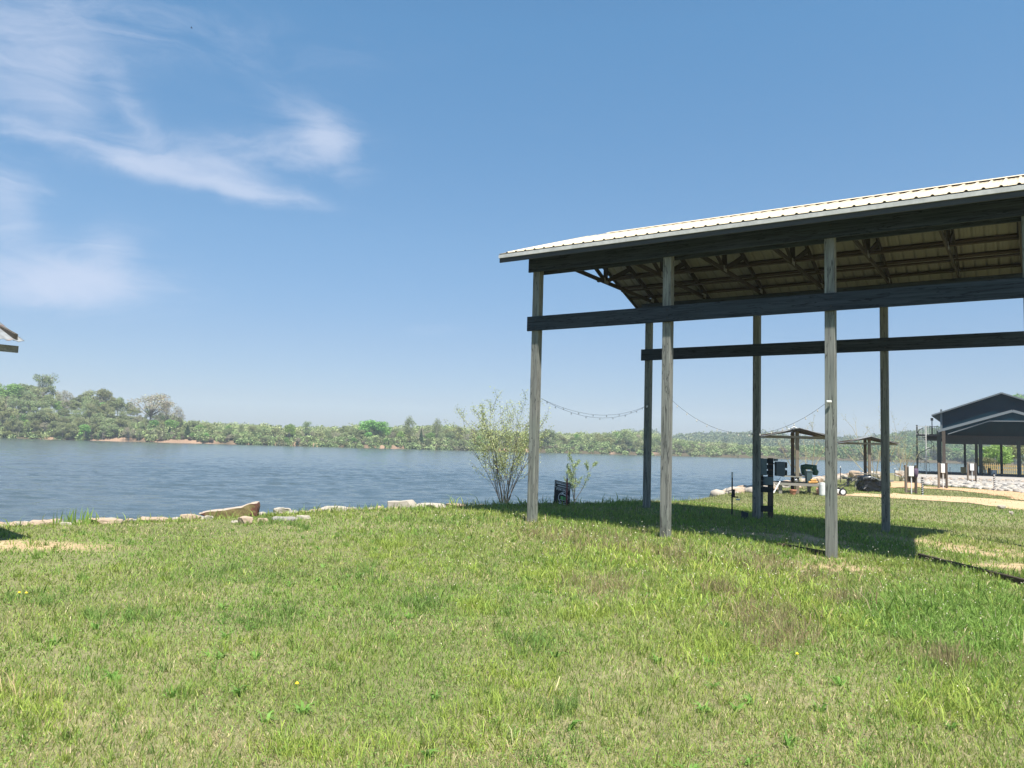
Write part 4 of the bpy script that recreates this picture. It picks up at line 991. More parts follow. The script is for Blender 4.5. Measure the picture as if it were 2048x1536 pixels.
# leaning board stub by the rear post foot
v = at(1490, 1033, 19.6); o = MB().box((0, 0, .07), (.2, .04, .24)).obj('board_scrap', navy_board, None, .006); o.location = (v.x, 19.6, gz_(v.x, 19.6)); o.rotation_euler = (R(-20), R(14), R(20)); tag(o, 'dark board scrap lying at the foot of the second rear post', 'board')
# second rear post: small white tag pinned high
for (px, py, sI, lab) in ((1294, 813, 0, 'white clip pinned on the first rear post'), (1504, 868, 1, 'white clip pinned on the second rear post')):
    Yp = SW(PS[sI], SHW, 0).y - .16; v = at(px, py, Yp); o = MB().box((0, 0, 0), (.035, .03, .06)).obj('wire_clip', white_m, None, .006); o.location = v; o.rotation_euler = (0, R(25), TH); tag(o, lab, 'clip')
v = at(1658, 803, SW(PS[2], 0, 0).y - .12); o = MB().box((0, 0, 0), (.09, .03, .035)).obj('wire_clip', white_m, None, .006); o.location = v; tag(o, 'white clip at string light end on the third front post', 'clip')

# ------------------------------------------------------------------ steel T-posts
def tpost(px, ytop, ybot, Yd, label, redpost=False, wtop=.14, th__=.035):
    a = at(px, ybot, Yd); b_ = at(px, ytop, Yd); z0 = gz_(a.x, Yd); h = b_.z - z0
    root = empty('steel_post', (a.x, Yd, z0), 0, label, 'fence post')
    m = mat('red oxide post', (.22, .06, .06), .7) if redpost else black_m
    MB().box((0, 0, (h - wtop) / 2 - .1), (th__, .006, h - wtop + .2)).box((0, .0155, (h - wtop) / 2 - .1), (.006, .025, h - wtop + .2)).obj('shaft', m, root)
    MB().box((0, .003, h - wtop / 2), (th__ + .003, .03, wtop - .001)).obj('white_tip', white_m, root)
    return root
tp1 = tpost(1464, 944, 1033, 20.2, 'dark steel post with white tip and latch left of the meter board')
v = wz = 0
h1 = at(1464, 985, 20.2).z - tp1.location.z
MB().tube([(-.09, -.03, h1 + .05), (-.09, -.03, h1 - .07), (.02, -.03, h1 - .07)], .009, 5).tube([(-.09, -.03, h1 + .05), (.02, -.03, h1 + .05)], .009, 5).obj('latch_loop', black_m, tp1)
MB().box((.02, -.03, h1 - .02), (.08, .05, .2)).box((.09, -.03, h1 - .11), (.12, .03, .03)).obj('latch', black_m, tp1, .005)
MB().box((.14, -.04, h1 - .17), (.1, .04, .04)).obj('insulator', white_m, tp1, .01)
tp2 = tpost(1133, 947, 1016, 21.12, 'reddish steel post with white tip holding the black sale sign', True, .13, .04)
for (px, yt, yb, Yd, lab) in ((1681, 932, 960, 52, 'thin dark stake with white tip on the rocky shore left of far picnic table'), (1790, 936, 958, 62, 'thin dark stake at the rocks between the far picnic table and the meter posts'), (1900, 932, 946, 84, 'thin dark stake at the water under the building')):
    tpost(px, yt, yb, Yd, lab, th__=.05, wtop=.1)

# black and white striped marker stakes
def striped(px, yt, yb, Yd, label):
    a = at(px, yb, Yd); z0 = gz_(a.x, Yd); h = at(px, yt, Yd).z - z0; root = empty('marker_stake', (a.x, Yd, z0), 0, label, 'marker stake', None)
    MB().tube([(0, 0, -.1), (0, 0, h)], .04, 10).obj('stake', white_m, root)
    n = 7; s_ = MB()
    pts = [(.044 * math.cos(t_), .044 * math.sin(t_), h * (.02 + .93 * t_ / (2 * math.pi * n))) for t_ in np.linspace(0, 2 * math.pi * n, 12 * n)]
    s_.tube(pts, .022, 4); s_.obj('spiral_stripe', black_m, root); MB().tube([(0, 0, h), (0, 0, h + .08)], .045, 8).obj('cap', black_m, root)
striped(1845, 958, 987, 38.5, 'black and white striped stake at the sand road edge, nearer one')
striped(1989, 949, 978, 47, 'thin striped stake standing among the riprap, farther one')

# ------------------------------------------------------------------ sale sign
def text_mesh(s, size, m, parent, loc, rot=(R(90), 0, 0), name='lettering', sx=1):
    cu = bpy.data.curves.new(name, 'FONT'); cu.body = s; cu.size = size; cu.extrude = .001; cu.offset = size * .02; cu.align_x = 'CENTER'; cu.align_y = 'CENTER'
    tmp = bpy.data.objects.new(name, cu); C.objects.link(tmp); dg = bpy.context.evaluated_depsgraph_get(); me = bpy.data.meshes.new_from_object(tmp.evaluated_get(dg)); bpy.data.objects.remove(tmp)
    me.materials.clear(); me.materials.append(m); o = bpy.data.objects.new(name, me); C.objects.link(o); o.parent = parent; o.location = loc; o.rotation_euler = rot; o.scale = (sx, 1, 1); return o
Ysg = 21.25; tl, tr_, bl, br_ = [at(x, y, Ysg) for (x, y) in ((1107.5, 961), (1134.5, 972), (1114, 1016), (1140.5, 1016))]
sc_ = (tl + bl) / 2
SGX = (tr_ - tl); wS = .44; hS = .70
sign = empty('sale_sign', (at(1124, 990, Ysg)), 0, 'black tilted sale sign with green house logo hanging on the red post', 'sign')
ang = math.atan2((tr_ - tl).z, (tr_ - tl).x)
sign.rotation_euler = (0, -ang * .55, R(-14)); sign.location.y = Ysg - .03
sgb = mat('sign black', (.012, .014, .02), .4); sgw = mat('sign white', (.75, .75, .75), .5); sgg = mat('sign green', (.13, .42, .14), .5)
sk = .12
def sp_(u, v_, d=0): return ((u * wS + sk * -v_ * .9 * -1 * -1 * -.9 if False else u * wS - v_ * .12 * -1 * -1), d, v_ * hS)
MB().prism([sp_(-.5, .5), sp_(.5, .5), sp_(.5, -.5), sp_(-.5, -.5)], (0, .006, 0)).obj('panel', sgb, sign)
def strip(u0, u1, v0, v1, m, name, d=-.002): MB().prism([sp_(u0, v1, d), sp_(u1, v1, d), sp_(u1, v0, d), sp_(u0, v0, d)], (0, .0015, 0)).obj(name, m, sign)
strip(-.47, .47, .455, .468, sgw, 'border'); strip(-.47, .47, .245, .258, sgw, 'border'); strip(-.47, -.455, .258, .455, sgw, 'border'); strip(.455, .47, .258, .455, sgw, 'border')
for row, v0 in ((0, .385), (1, .30)):    # lines of small lettering, too small to read in the photograph
    u = -.30 if row else -.40
    while u < .4:
        l_ = random.uniform(.03, .07); strip(u, u + l_, v0, v0 + random.uniform(.035, .05), sgw, 'small_lettering'); u += l_ + .012 + (.03 if random.random() < .2 else 0)
text_mesh('FOR SALE', .075, sgw, sign, (sp_(0, .185)[0], -.004, .185 * hS))
ring = []; 
for k in range(28):
    t0, t1 = 2 * math.pi * k / 28, 2 * math.pi * (k + 1) / 28
    c0 = sp_(.08, -.08); f_ = lambda t_, r_: (c0[0] + r_ * math.cos(t_), -.002, c0[2] + r_ * 1.05 * math.sin(t_)); ring.append([f_(t0, .125), f_(t1, .125), f_(t1, .137), f_(t0, .137)])
rg = MB()
for q_ in ring: rg.prism(q_, (0, .0015, 0))
rg.obj('logo_ring', sgw, sign)
MB().prism([sp_(-.12, -.0, -.002), sp_(.05, .1, -.002), sp_(.12, .04, -.002), sp_(.2, .06, -.002), sp_(.26, -.02, -.002), sp_(.05, .03, -.002)], (0, .0015, 0)).obj('logo_peak', sgw, sign)
strip(-.08, .1, -.17, -.04, sgg, 'logo_block'); strip(.14, .24, -.17, -.05, sgg, 'logo_block'); strip(-.15, .3, -.19, -.178, sgw, 'logo_line')
strip(-.22, .3, -.34, -.30, sgw, 'small_lettering'); strip(-.3, .12, -.42, -.37, sgg, 'green_strip'); strip(.16, .42, -.40, -.36, mat('sign tan', (.5, .45, .25), .5), 'tan_strip')

# ------------------------------------------------------------------ power pedestals
def pedestal(px0, px1, yt, yb, Yd, label, group='electric meter pedestals'):
    a, b_ = at(px0, yb, Yd), at(px1, yb, Yd); z0 = gz_(a.x, Yd); h = at(px0, yt, Yd).z - z0; w = b_.x - a.x
    root = empty('power_pedestal', ((a.x + b_.x) / 2, Yd, z0), 0, label, 'electric pedestal', group)
    for sg in (-1, 1): MB().box((sg * (w / 2 - .05), 0, h / 2 - .1), (.10, .10, h + .2)).obj('post', tan_wood if sg < 0 else brown_wood, root, .005)
    MB().box((0, .03, h * .66), (w - .2, .03, h * .55)).obj('back_board', brown_wood, root); MB().box((0, .0, .12), (w - .2, .03, .1)).obj('cross_rail', brown_wood, root)
    MB().box((-.02, -.05, h * .79), (w * .42, .12, h * .36)).obj('meter_box', white_m, root, .012)
    MB().tube([(0, -.04, h * .61), (0, -.04, -.05)], .03, 8).obj('conduit', white_m, root)
    return root
p1 = pedestal(1810, 1834, 930, 985, 39.5, 'nearest timber meter stand with white box and bundled cable')
blob('cable_bundle', (.22, -.1, 1.02), (.22, .18, .5), mat('purple hose', (.10, .07, .11), .6), None, None, 5, parent=p1)
pedestal(1876, 1895, 925.5, 972, 47.5, 'middle timber meter stand with white box on the gravel')
pedestal(1934.5, 1953, 926, 961, 62, 'farthest timber meter stand with white box in front of building posts')

# ------------------------------------------------------------------ the green pole building with spiral stair
YB = 86.0; bo = at(1883, 950, YB); bz0 = gz_(bo.x, YB)
ang_b = R(-31.5)
bld = empty('pole_building', (bo.x, YB, bz0), ang_b, 'dark green metal building raised on black posts with open porch and deck', 'building')
BN = Matrix.Rotation(ang_b, 3, 'Z') @ Vector((0, 1, 0))
def px_loc(px, py, dy=0):
    d = FW * FPX + RT * (px - 1024) + UP * (768 - py); o_ = Vector((0, 0, EYE)); b_ = Vector((bo.x, YB, bz0))
    t_ = ((b_ - o_).dot(BN) + dy) / d.dot(BN); return Matrix.Rotation(-ang_b, 3, 'Z') @ (o_ + d * t_ - b_)
Wd = px_loc(2004, 850).x * 2; ez = px_loc(1883, 826).z; rz_ = px_loc(2004, 787).z; fl = px_loc(1950, 880).z; Lb = 16
def gable(x0, x1, y0, y1, zb, ze, zr_, m, name, par, thick=.08):
    xm = (x0 + x1) / 2
    MB().prism([(x0, y0, zb), (x1, y0, zb), (x1, y0, ze), (xm, y0, zr_), (x0, y0, ze)], (0, thick, 0)).obj(name, m, par)
gable(0, Wd, 0, 0, fl, ez, rz_, green_steel, 'gable_wall', bld)
rb = MB()   # siding ribs stand proud of the wall
xq = .3
while xq < Wd - .1:
    zt_ = rz_ - abs(xq - Wd / 2) * (rz_ - ez) / (Wd / 2) - .05; rb.box((xq, -.012, (fl + zt_) / 2), (.05, .025, zt_ - fl)); xq += .3
rb.obj('siding_rib', green_steel, bld)
for xw_ in (0, Wd): MB().box((xw_, Lb / 2 + .1, (fl + ez) / 2), (.08, Lb, ez - fl)).obj('side_wall', green_steel, bld)
MB().box((Wd / 2, Lb / 2, fl - .1), (Wd + .1, Lb, .2)).obj('floor_slab', black_m, bld)
sl_b = (rz_ - ez) / (Wd / 2); oh = .85
for sg in (-1, 1):
    xe = Wd / 2 + sg * (Wd / 2 + oh); ze_ = rz_ - (Wd / 2 + oh) * sl_b
    MB().prism([(Wd / 2, -.5, rz_ + .06), (xe, -.5, ze_ + .06), (xe, -.5, ze_ - .05), (Wd / 2, -.5, rz_ - .05)], (0, Lb + .8, 0)).obj('roof', mat('roof steel', (.16, .18, .19), .5) if sg < 0 else MATS['roof steel'], bld)
    MB().bar((Wd / 2, -.54, rz_ + .03), (xe, -.54, ze_ + .03), .07, .14).obj('rake_trim', mat('grey trim', (.15, .175, .19), .6) if sg < 0 else MATS['grey trim'], bld)
MB().box((.06, -.06, (fl + ez) / 2 + .25), (.2, .06, ez - fl + .3)).obj('corner_trim', MATS['grey trim'], bld)
# lower porch gable in front
YP = -4.2
pl = px_loc(1876, 861.5, YP); prg = px_loc(2025, 821, YP); xm = prg.x; ps = (prg.z - pl.z) / (xm - pl.x); pr_x = xm + (xm - pl.x)
for sg in (-1, 1):
    xe = pl.x if sg < 0 else pr_x
    MB().prism([(xm, YP, prg.z), (xe, YP, pl.z), (xe, YP, pl.z - .1), (xm, YP, prg.z - .1)], (0, -YP - .05, 0)).obj('porch_roof', green_steel, bld)
    MB().bar((xm, YP - .05, prg.z - .04), (xe, YP - .05, pl.z - .04), .06, .26).obj('porch_trim', MATS['grey trim'], bld)
soff = px_loc(1892, 868, YP); s2 = px_loc(1985, 842, YP)
gy_ = YP + .1
MB().prism([(pl.x + .7, gy_, pl.z - .25), (xm, gy_, prg.z - .15), (pr_x - .7, gy_, pl.z - .25), (pr_x - .9, gy_, pl.z - .35), (xm + 2.0, gy_, s2.z), (xm - 2.0, gy_, s2.z), (pl.x + .9, gy_, pl.z - .35)], (0, .06, 0)).obj('porch_gable', green_steel, bld)
MB().bar((xm - 2.0, gy_ - .03, s2.z), (pl.x + .9, gy_ - .03, pl.z - .33), .05, .09).bar((xm - 2.0, gy_ - .03, s2.z), (xm + 2.0, gy_ - .03, s2.z), .05, .09).obj('porch_inner_trim', MATS['grey trim'], bld)
skirt_t, skirt_b = px_loc(1892, 862, -.5).z, px_loc(1892, 879, -.5).z
MB().box((Wd / 2 + .3, -.25, (fl + px_loc(1892, 879, -.5).z) / 2), (Wd - .2, .3, abs(fl - px_loc(1892, 879, -.5).z) + .9)).obj('floor_beam', navy_board, bld)
dbz = px_loc(1850, 948).z
def bpost(px, yt, dy, m, th__, name='post'):
    v = px_loc(px, 920, dy); zt_ = px_loc(px, yt, dy).z
    MB().box((v.x, v.y, zt_ / 2 - .2), (th__, th__, zt_ + .4)).obj(name, m, bld, .01)
dk = mat('dark green post', (.02, .035, .035), .6)
bpost(1879, 862, -.2, dk, .42); bpost(1888, 862, YP, brown_wood, .30); bpost(1953, 880, 3, dk, .28); bpost(1961.5, 880, -.3, dk, .34); bpost(2038, 882, -.3, dk, .34)
bpost(2003, 884, 9, dk, .25); bpost(1930, 884, 14, dk, .25)
# deck, railing
dl, dr = px_loc(1833, 868), px_loc(1878, 868)
for py_, hh, nm in ((871, .16, 'deck_floor'),):
    z_ = px_loc(1850, 870).z; MB().box(((dl.x + dr.x) / 2, .8, z_), (dr.x - dl.x, 2.6, .14)).obj('deck_floor', black_m, bld)
MB().box(((dl.x + dr.x) / 2 + .4, 1.6, z_ - .32), (dr.x - dl.x - .6, .6, .5)).obj('deck_skirt', navy_board, bld)
bpost(1834.5, 850, -.4, dk, .17); bpost(1834.5, 868, 2.0, dk, .17)
rt_ = px_loc(1850, 853).z
for (xa, xb, yy2) in ((dl.x, dl.x + 1.3, -.5), (dl.x + 1.3, dr.x, -.5)):
    r_ = MB(); r_.bar((xa, yy2, rt_), (xb, yy2, rt_), .05, .05); r_.bar((xa, yy2, z_ + .1), (xb, yy2, z_ + .1), .04, .04)
    xx = xa
    while xx < xb: r_.box((xx, yy2, (rt_ + z_) / 2), (.03, .03, rt_ - z_)); xx += .17
    r_.obj('railing', trim_metal if xa == dl.x else black_m, bld)
# lamp and camera on deck
v = px_loc(1864, 850, -.4); MB().tube([(v.x, -.4, z_), (v.x, -.4, px_loc(1864, 842).z)], .05, 6).box((v.x, -.4, px_loc(1863, 839).z), (.25, .2, .3)).obj('deck_lamp', black_m, bld)
# spiral stair: centre pole, treads, handrail
cxp = px_loc(1852.5, 900, -1.2); st = MB(); zb_ = 0; H_ = z_; hl = MB(); n = 17; Rr_ = .78
MB().tube([(cxp.x, -1.5, 0), (cxp.x, -1.5, H_ + 1)], .06, 8).obj('stair_pole', trim_metal, bld)
pts = []
for i in range(n):
    a_ = i / n * 2 * math.pi * 1.6 + 1.0; z1 = (i + 1) * H_ / (n + 1)
    p0 = (cxp.x, -1.5, z1); e0 = (cxp.x + Rr_ * math.cos(a_), -1.5 + Rr_ * math.sin(a_), z1); e1 = (cxp.x + Rr_ * math.cos(a_ + .5), -1.5 + Rr_ * math.sin(a_ + .5), z1)
    MB().prism([p0, e0, e1], (0, 0, .05)).obj('tread', trim_metal, bld)
    pts.append((cxp.x + Rr_ * math.cos(a_ + .25), -1.5 + Rr_ * math.sin(a_ + .25), z1 + .95)); hl.tube([pts[-1], (pts[-1][0], pts[-1][1], z1)], .018, 4)
hl.tube(pts, .035, 6); hl.obj('stair_handrail', black_m, bld)
# dark slab line under the building, wooden fence and planter at its foot
v = at(1940, 947, 84); cs_ = MB().box((0, 0, .06), (16, 9, .12)).obj('concrete_slab', mat('dark concrete', (.10, .11, .12), .9, 0, noise=2), None, .01); cs_.location = (at(1990, 950, 90).x, 90, gz_(v.x, 88) + .02); cs_.rotation_euler = (0, 0, ang_b); tag(cs_, kind='structure')
yfen = 100
v0, v1 = at(1966, 950, yfen), at(2052, 950, yfen); z0 = gz_((v0.x + v1.x) / 2, yfen)
ymat = mat('yellow pine', (.55, .40, .18), .8, 0, noise=6)
fen = empty('picket_fence', (v0.x, yfen, z0), 0, 'low yellow pine picket fence behind the building posts', 'fence'); Lf = v1.x - v0.x
MB().bar((0, 0, .55), (Lf, 0, .55), .05, .12).bar((0, 0, 1.0), (Lf, 0, 1.0), .05, .12).obj('fence_rail', ymat, fen)
x = 0
fp = MB()
while x < Lf: fp.box((x, -.06, .6), (.10, .03, 1.25 + .1 * random.random())); x += .26
fp.obj('pickets', ymat, fen)
for (px0, px1, yt, yb, Yd, m, nm, lab, ct) in ((1923, 1931, 934, 946, 88, ymat, 'wooden_box', 'yellow wooden box at the water under the building', 'box'), (1976, 1982, 936, 950, 86.5, dk, 'black_barrel', 'black barrel beside the inner building post', 'barrel'), (1983, 1991, 940, 950, 86.2, white_m, 'white_cooler', 'white cooler box between barrel and fence post', 'cooler')):
    a, b_ = at(px0, yb, Yd), at(px1, yb, Yd); w = b_.x - a.x; z0 = gz_(a.x, Yd) + .12; h = at(px0, yt, Yd).z - z0
    o = (MB().lathe((0, 0, 0), [(w * .44, 0), (w * .5, h * .15), (w * .5, h * .85), (w * .44, h)], 16) if 'barrel' in nm else MB().box((0, 0, h / 2 - .03), (w, w * .8, h - .06)).box((0, 0, h - .03), (w * 1.06, w * .86, .06))).obj(nm, m, None, 0 if 'barrel' in nm else .01)
    o.location = ((a.x + b_.x) / 2, Yd, z0); tag(o, lab, ct)
# ------------------------------------------------------------------ riprap and shore rocks at right
def rubble(name, poly_fn, n, smin, smax, mats_, label):
    V = []; Fs = []; mi = []; k = 0
    tmpl = []
    for s in range(6):
        me = rock_mesh(40 + s, sub=1, rough=.1); tmpl.append((np.array([v.co for v in me.vertices]), np.array([list(p_.vertices) for p_ in me.polygons])))
    for i in range(n):
        x, y, sc2 = poly_fn(); s_ = RNG.uniform(smin, smax) * sc2; v, f = tmpl[i % 6]; a_ = RNG.random() * 6.28; ca, sa = math.cos(a_), math.sin(a_)
        vv = v * np.array([s_, s_ * RNG.uniform(.6, 1), s_ * RNG.uniform(.45, .8)]); vv = np.stack([vv[:, 0] * ca - vv[:, 1] * sa, vv[:, 0] * sa + vv[:, 1] * ca, vv[:, 2]], 1)
        z = gz_(x, y); V.append(vv + np.array([x, y, z + s_ * .2])); Fs.append(f + k); mi += [RNG.integers(0, len(mats_))] * len(f); k += len(vv)
    o = mesh_np(name, np.concatenate(V), [np.concatenate(Fs)], mats_, mi=mi); return tag(o, label, 'rocks', kind='stuff')
def rp():
    px = RNG.uniform(1850, 2110); t_ = RNG.random(); yb = np.interp(px, [1840, 1950, 2110], [968, 975, 990]); yt = np.interp(px, [1840, 1950, 2110], [962, 966, 972])
    g_ = gp(px, lerp(yb, yt, t_ ** 1.3), z=-.14); return g_.x, g_.y, 1
rubble('riprap', rp, 620, .12, .34, [rock_pale, rock_grey, slab_m], 'white riprap stones spread along the gravel edge')
def rp2():
    px = RNG.uniform(1800, 2048); yb = np.interp(px, [1790, 1950, 2048], [957, 960, 963]); g_ = gp(px, yb + RNG.normal() * 1.3, z=-.14); return g_.x, g_.y, 1
rubble('gravel_stones', rp2, 420, .06, .22, [rock_pale, rock_tan, rock_grey], 'small stones scattered over the pale gravel')
def rp3():
    i = RNG.random(); P0 = [(9.6, 35.5), (12.6, 41), (17.5, 50), (23.6, 60.5), (31.2, 74), (40, 87)]; q_ = i * 5; k_ = min(int(q_), 4); f = q_ - k_
    return lerp(P0[k_][0], P0[k_ + 1][0], f) + RNG.normal() * .5 + .3, lerp(P0[k_][1], P0[k_ + 1][1], f) + RNG.normal() * .5, 1
rubble('shore_rubble', rp3, 520, .15, .5, [rock_pale, rock_tan], 'pale rubble lining the shore behind the picnic tables')
def rp4():
    i = RNG.random() * 9; P0 = [(-12.3, 10.4), (-10.6, 11.7), (-8.7, 13.3), (-7.4, 14.4), (-6.2, 15.4), (-5, 16.8), (-3.8, 18.1), (-1.6, 19.9), (.4, 21.3), (2.6, 22.6)]; k_ = int(i); f = i - k_
    return lerp(P0[k_][0], P0[k_ + 1][0], f) + RNG.normal() * .1 - .05, lerp(P0[k_][1], P0[k_ + 1][1], f) + RNG.normal() * .16 + .15, 1
rubble('shore_stones', rp4, 240, .04, .16, [rock_tan, rock_grey, rock_pale], 'small broken stones along the near waterline')
SR = [(1683, 1697, 951, 958, rock_pale, 'flat white shore rock left of the far picnic table pile'), (1697, 1722, 943, 955, rock_tan, 'big peach coloured shore rock left of the far shelter post'), (1722, 1735, 948, 957, rock_tan, 'pinkish shore rock between far shelter posts'), (1746, 1764, 948, 958, rock_pale, 'white shore rock right of the far shelter posts'),
      (1790, 1812, 943, 951, rock_pale, 'white shore rock right of the rear shed post'), (1664, 1680, 955, 961, rock_pale, 'small white shore rock right of the third front post'), (1756, 1768, 952, 962, rock_tan, 'peach shore rock touching the rear shed post'), (1634, 1648, 958, 970, rock_tan, 'tan rock behind the logs at the nearer table')]
for i, r_ in enumerate(SR): rock(*r_, seed=i, depth=56 if i < 7 else 40)
# pale stones in the grass at far right
for (l_, r_, t_, b_, lab) in ((1994, 2012, 1012, 1018, 'flat white stone in the grass beside the sand road'), (2018, 2027, 1024, 1029, 'tiny white stone in the grass below the flat white one')): rock(l_, r_, t_, b_, rock_pale, lab, gz=-.16)

# ------------------------------------------------------------------ bird
v = at(383, 56, 70); bird = MB().tube([(-.09, 0, 0), (-.04, 0, .0), (.04, 0, .01), (.1, 0, 0)], [.008, .03, .028, .006], 8).prism([(-.02, .02, .01), (.04, .02, .01), (.0, .16, .05), (-.05, .15, .05)], (0, 0, .006)).prism([(-.02, -.02, .01), (.04, -.02, .01), (.0, -.16, .05), (-.05, -.15, .05)], (0, 0, .006)).obj('bird', black_m)
bird.location = v; bird.rotation_euler = (0, 0, R(25)); tag(bird, 'tiny dark bird flying high in the sky', 'bird')

# ------------------------------------------------------------------ grass
def blades(name, x, y, h, wd, lean, col, label, m, curl=.5, seeds=None):
    n = len(x); z = height(x, y) - .006
    a = RNG.random(n) * 2 * math.pi; la = RNG.random(n) * 2 * math.pi
    sx_, sy_ = np.cos(a) * wd, np.sin(a) * wd
    lx, ly = np.cos(la) * lean * h, np.sin(la) * lean * h
    P0 = np.stack([x, y, z], 1); S = np.stack([sx_, sy_, np.zeros(n)], 1)
    mid = P0 + np.stack([lx * .35, ly * .35, h * .55], 1); tip = P0 + np.stack([lx, ly, h * np.sqrt(np.clip(1 - lean ** 2 * .7, .15, 1))], 1)
    V = np.stack([P0 - S, P0 + S, mid + S * .8, mid - S * .8, tip], 1).reshape(-1, 3)
    b0 = np.arange(n) * 5
    quads = np.stack([b0, b0 + 1, b0 + 2, b0 + 3], 1); tris = np.stack([b0 + 3, b0 + 2, b0 + 4], 1)
    o = mesh_np(name, V, [quads, tris], m, col=np.repeat(col, 5, 0))
    return tag(o, label, 'grass', kind='stuff')
grass_m = leafmat('grass blades', trans=.35, rnd=0, rough=.6, spec=.2, gain=1.3)
def sample(n, r0, r1, pw, az0=-.72, az1=.72):
    u = RNG.random(n); e = 2 - pw
    r = (r0 ** e + u * (r1 ** e - r0 ** e)) ** (1 / e); a = RNG.uniform(az0, az1, n)
    return r * np.sin(a), r * np.cos(a), r
# patch list: px, py, half width px, half height px, kind
PT = [('straw', 330, 1490, 230, 60), ('straw', 1050, 1520, 190, 40), ('straw', 1780, 1500, 230, 50), ('straw', 420, 1060, 230, 9), ('straw', 170, 1450, 80, 40), ('straw', 560, 1100, 60, 10), ('straw', 1560, 1420, 150, 50), ('straw', 900, 1260, 90, 30),
      ('lime', 60, 1440, 75, 50), ('lime', 1000, 1420, 80, 90), ('lime', 960, 1222, 28, 12), ('lime', 830, 1130, 90, 26), ('lime', 780, 1095, 40, 25), ('lime', 1100, 1150, 60, 30), ('lime', 1270, 1110, 120, 24), ('lime', 1440, 1150, 110, 60), ('lime', 1370, 1220, 110, 34), ('lime', 1580, 1185, 120, 30), ('lime', 1680, 1240, 80, 26), ('lime', 1900, 1420, 90, 40), ('lime', 1180, 1235, 40, 16), ('lime', 680, 1520, 200, 20), ('lime', 1420, 1320, 60, 26),
      ('brown', 1110, 1072, 70, 14), ('brown', 1220, 1086, 60, 14), ('brown', 1340, 1104, 60, 16), ('brown', 1210, 1176, 66, 26), ('brown', 1530, 1112, 80, 18), ('brown', 1440, 1180, 40, 14), ('brown', 1540, 1235, 90, 40), ('brown', 1570, 1290, 60, 26), ('brown', 1640, 1140, 60, 16), ('brown', 1700, 1190, 60, 16), ('brown', 1890, 1330, 60, 20),
      ('dark', 720, 1160, 60, 14), ('dark', 480, 1160, 90, 14), ('dark', 250, 1250, 70, 16), ('dark', 480, 1260, 50, 16), ('dark', 840, 1215, 35, 16), ('dark', 90, 1210, 70, 14), ('dark', 560, 1240, 60, 14), ('dark', 900, 1045, 160, 8), ('dark', 1120, 1430, 50, 20), ('dark', 1060, 1300, 60, 20),
      ('blue', 1850, 1235, 120, 55), ('blue', 1930, 1180, 110, 40), ('blue', 1960, 1260, 80, 50), ('blue', 1780, 1190, 70, 22), ('dark', 590, 1060, 25, 7), ('dark', 525, 1048, 30, 6)]
def patch(kind, x, y):
    o = np.zeros(len(x))
    for (k_, px, py, hw, hh) in PT:
        if k_ != kind: continue
        c = gp(px, py); l_ = gp(px + hw, py); t_ = gp(px, py - hh); b_ = gp(px, py + hh)
        rx = abs(l_.x - c.x) + .02; ry = (t_.y - b_.y) / 2 + .02
        # axes follow the view direction through the patch
        d = ((x - c.x - (y - c.y) * c.x / c.y) / rx) ** 2 + ((y - c.y) / ry) ** 2
        o = np.maximum(o, np.exp(-d))
    return np.clip(o * 1.35 * sstep(.36, .62, fbm(x + len(kind) * 13, y, .42, 4)) + .25 * o, 0, 1)
COL = {'g': (.155, .238, .048), 'o': (.195, .248, .060), 'lime': (.245, .31, .06), 'brown': (.255, .21, .11), 'dark': (.12, .195, .046), 'blue': (.15, .238, .050), 'straw': (.42, .36, .20)}
COL = {k_: np.array(v_) for k_, v_ in COL.items()}
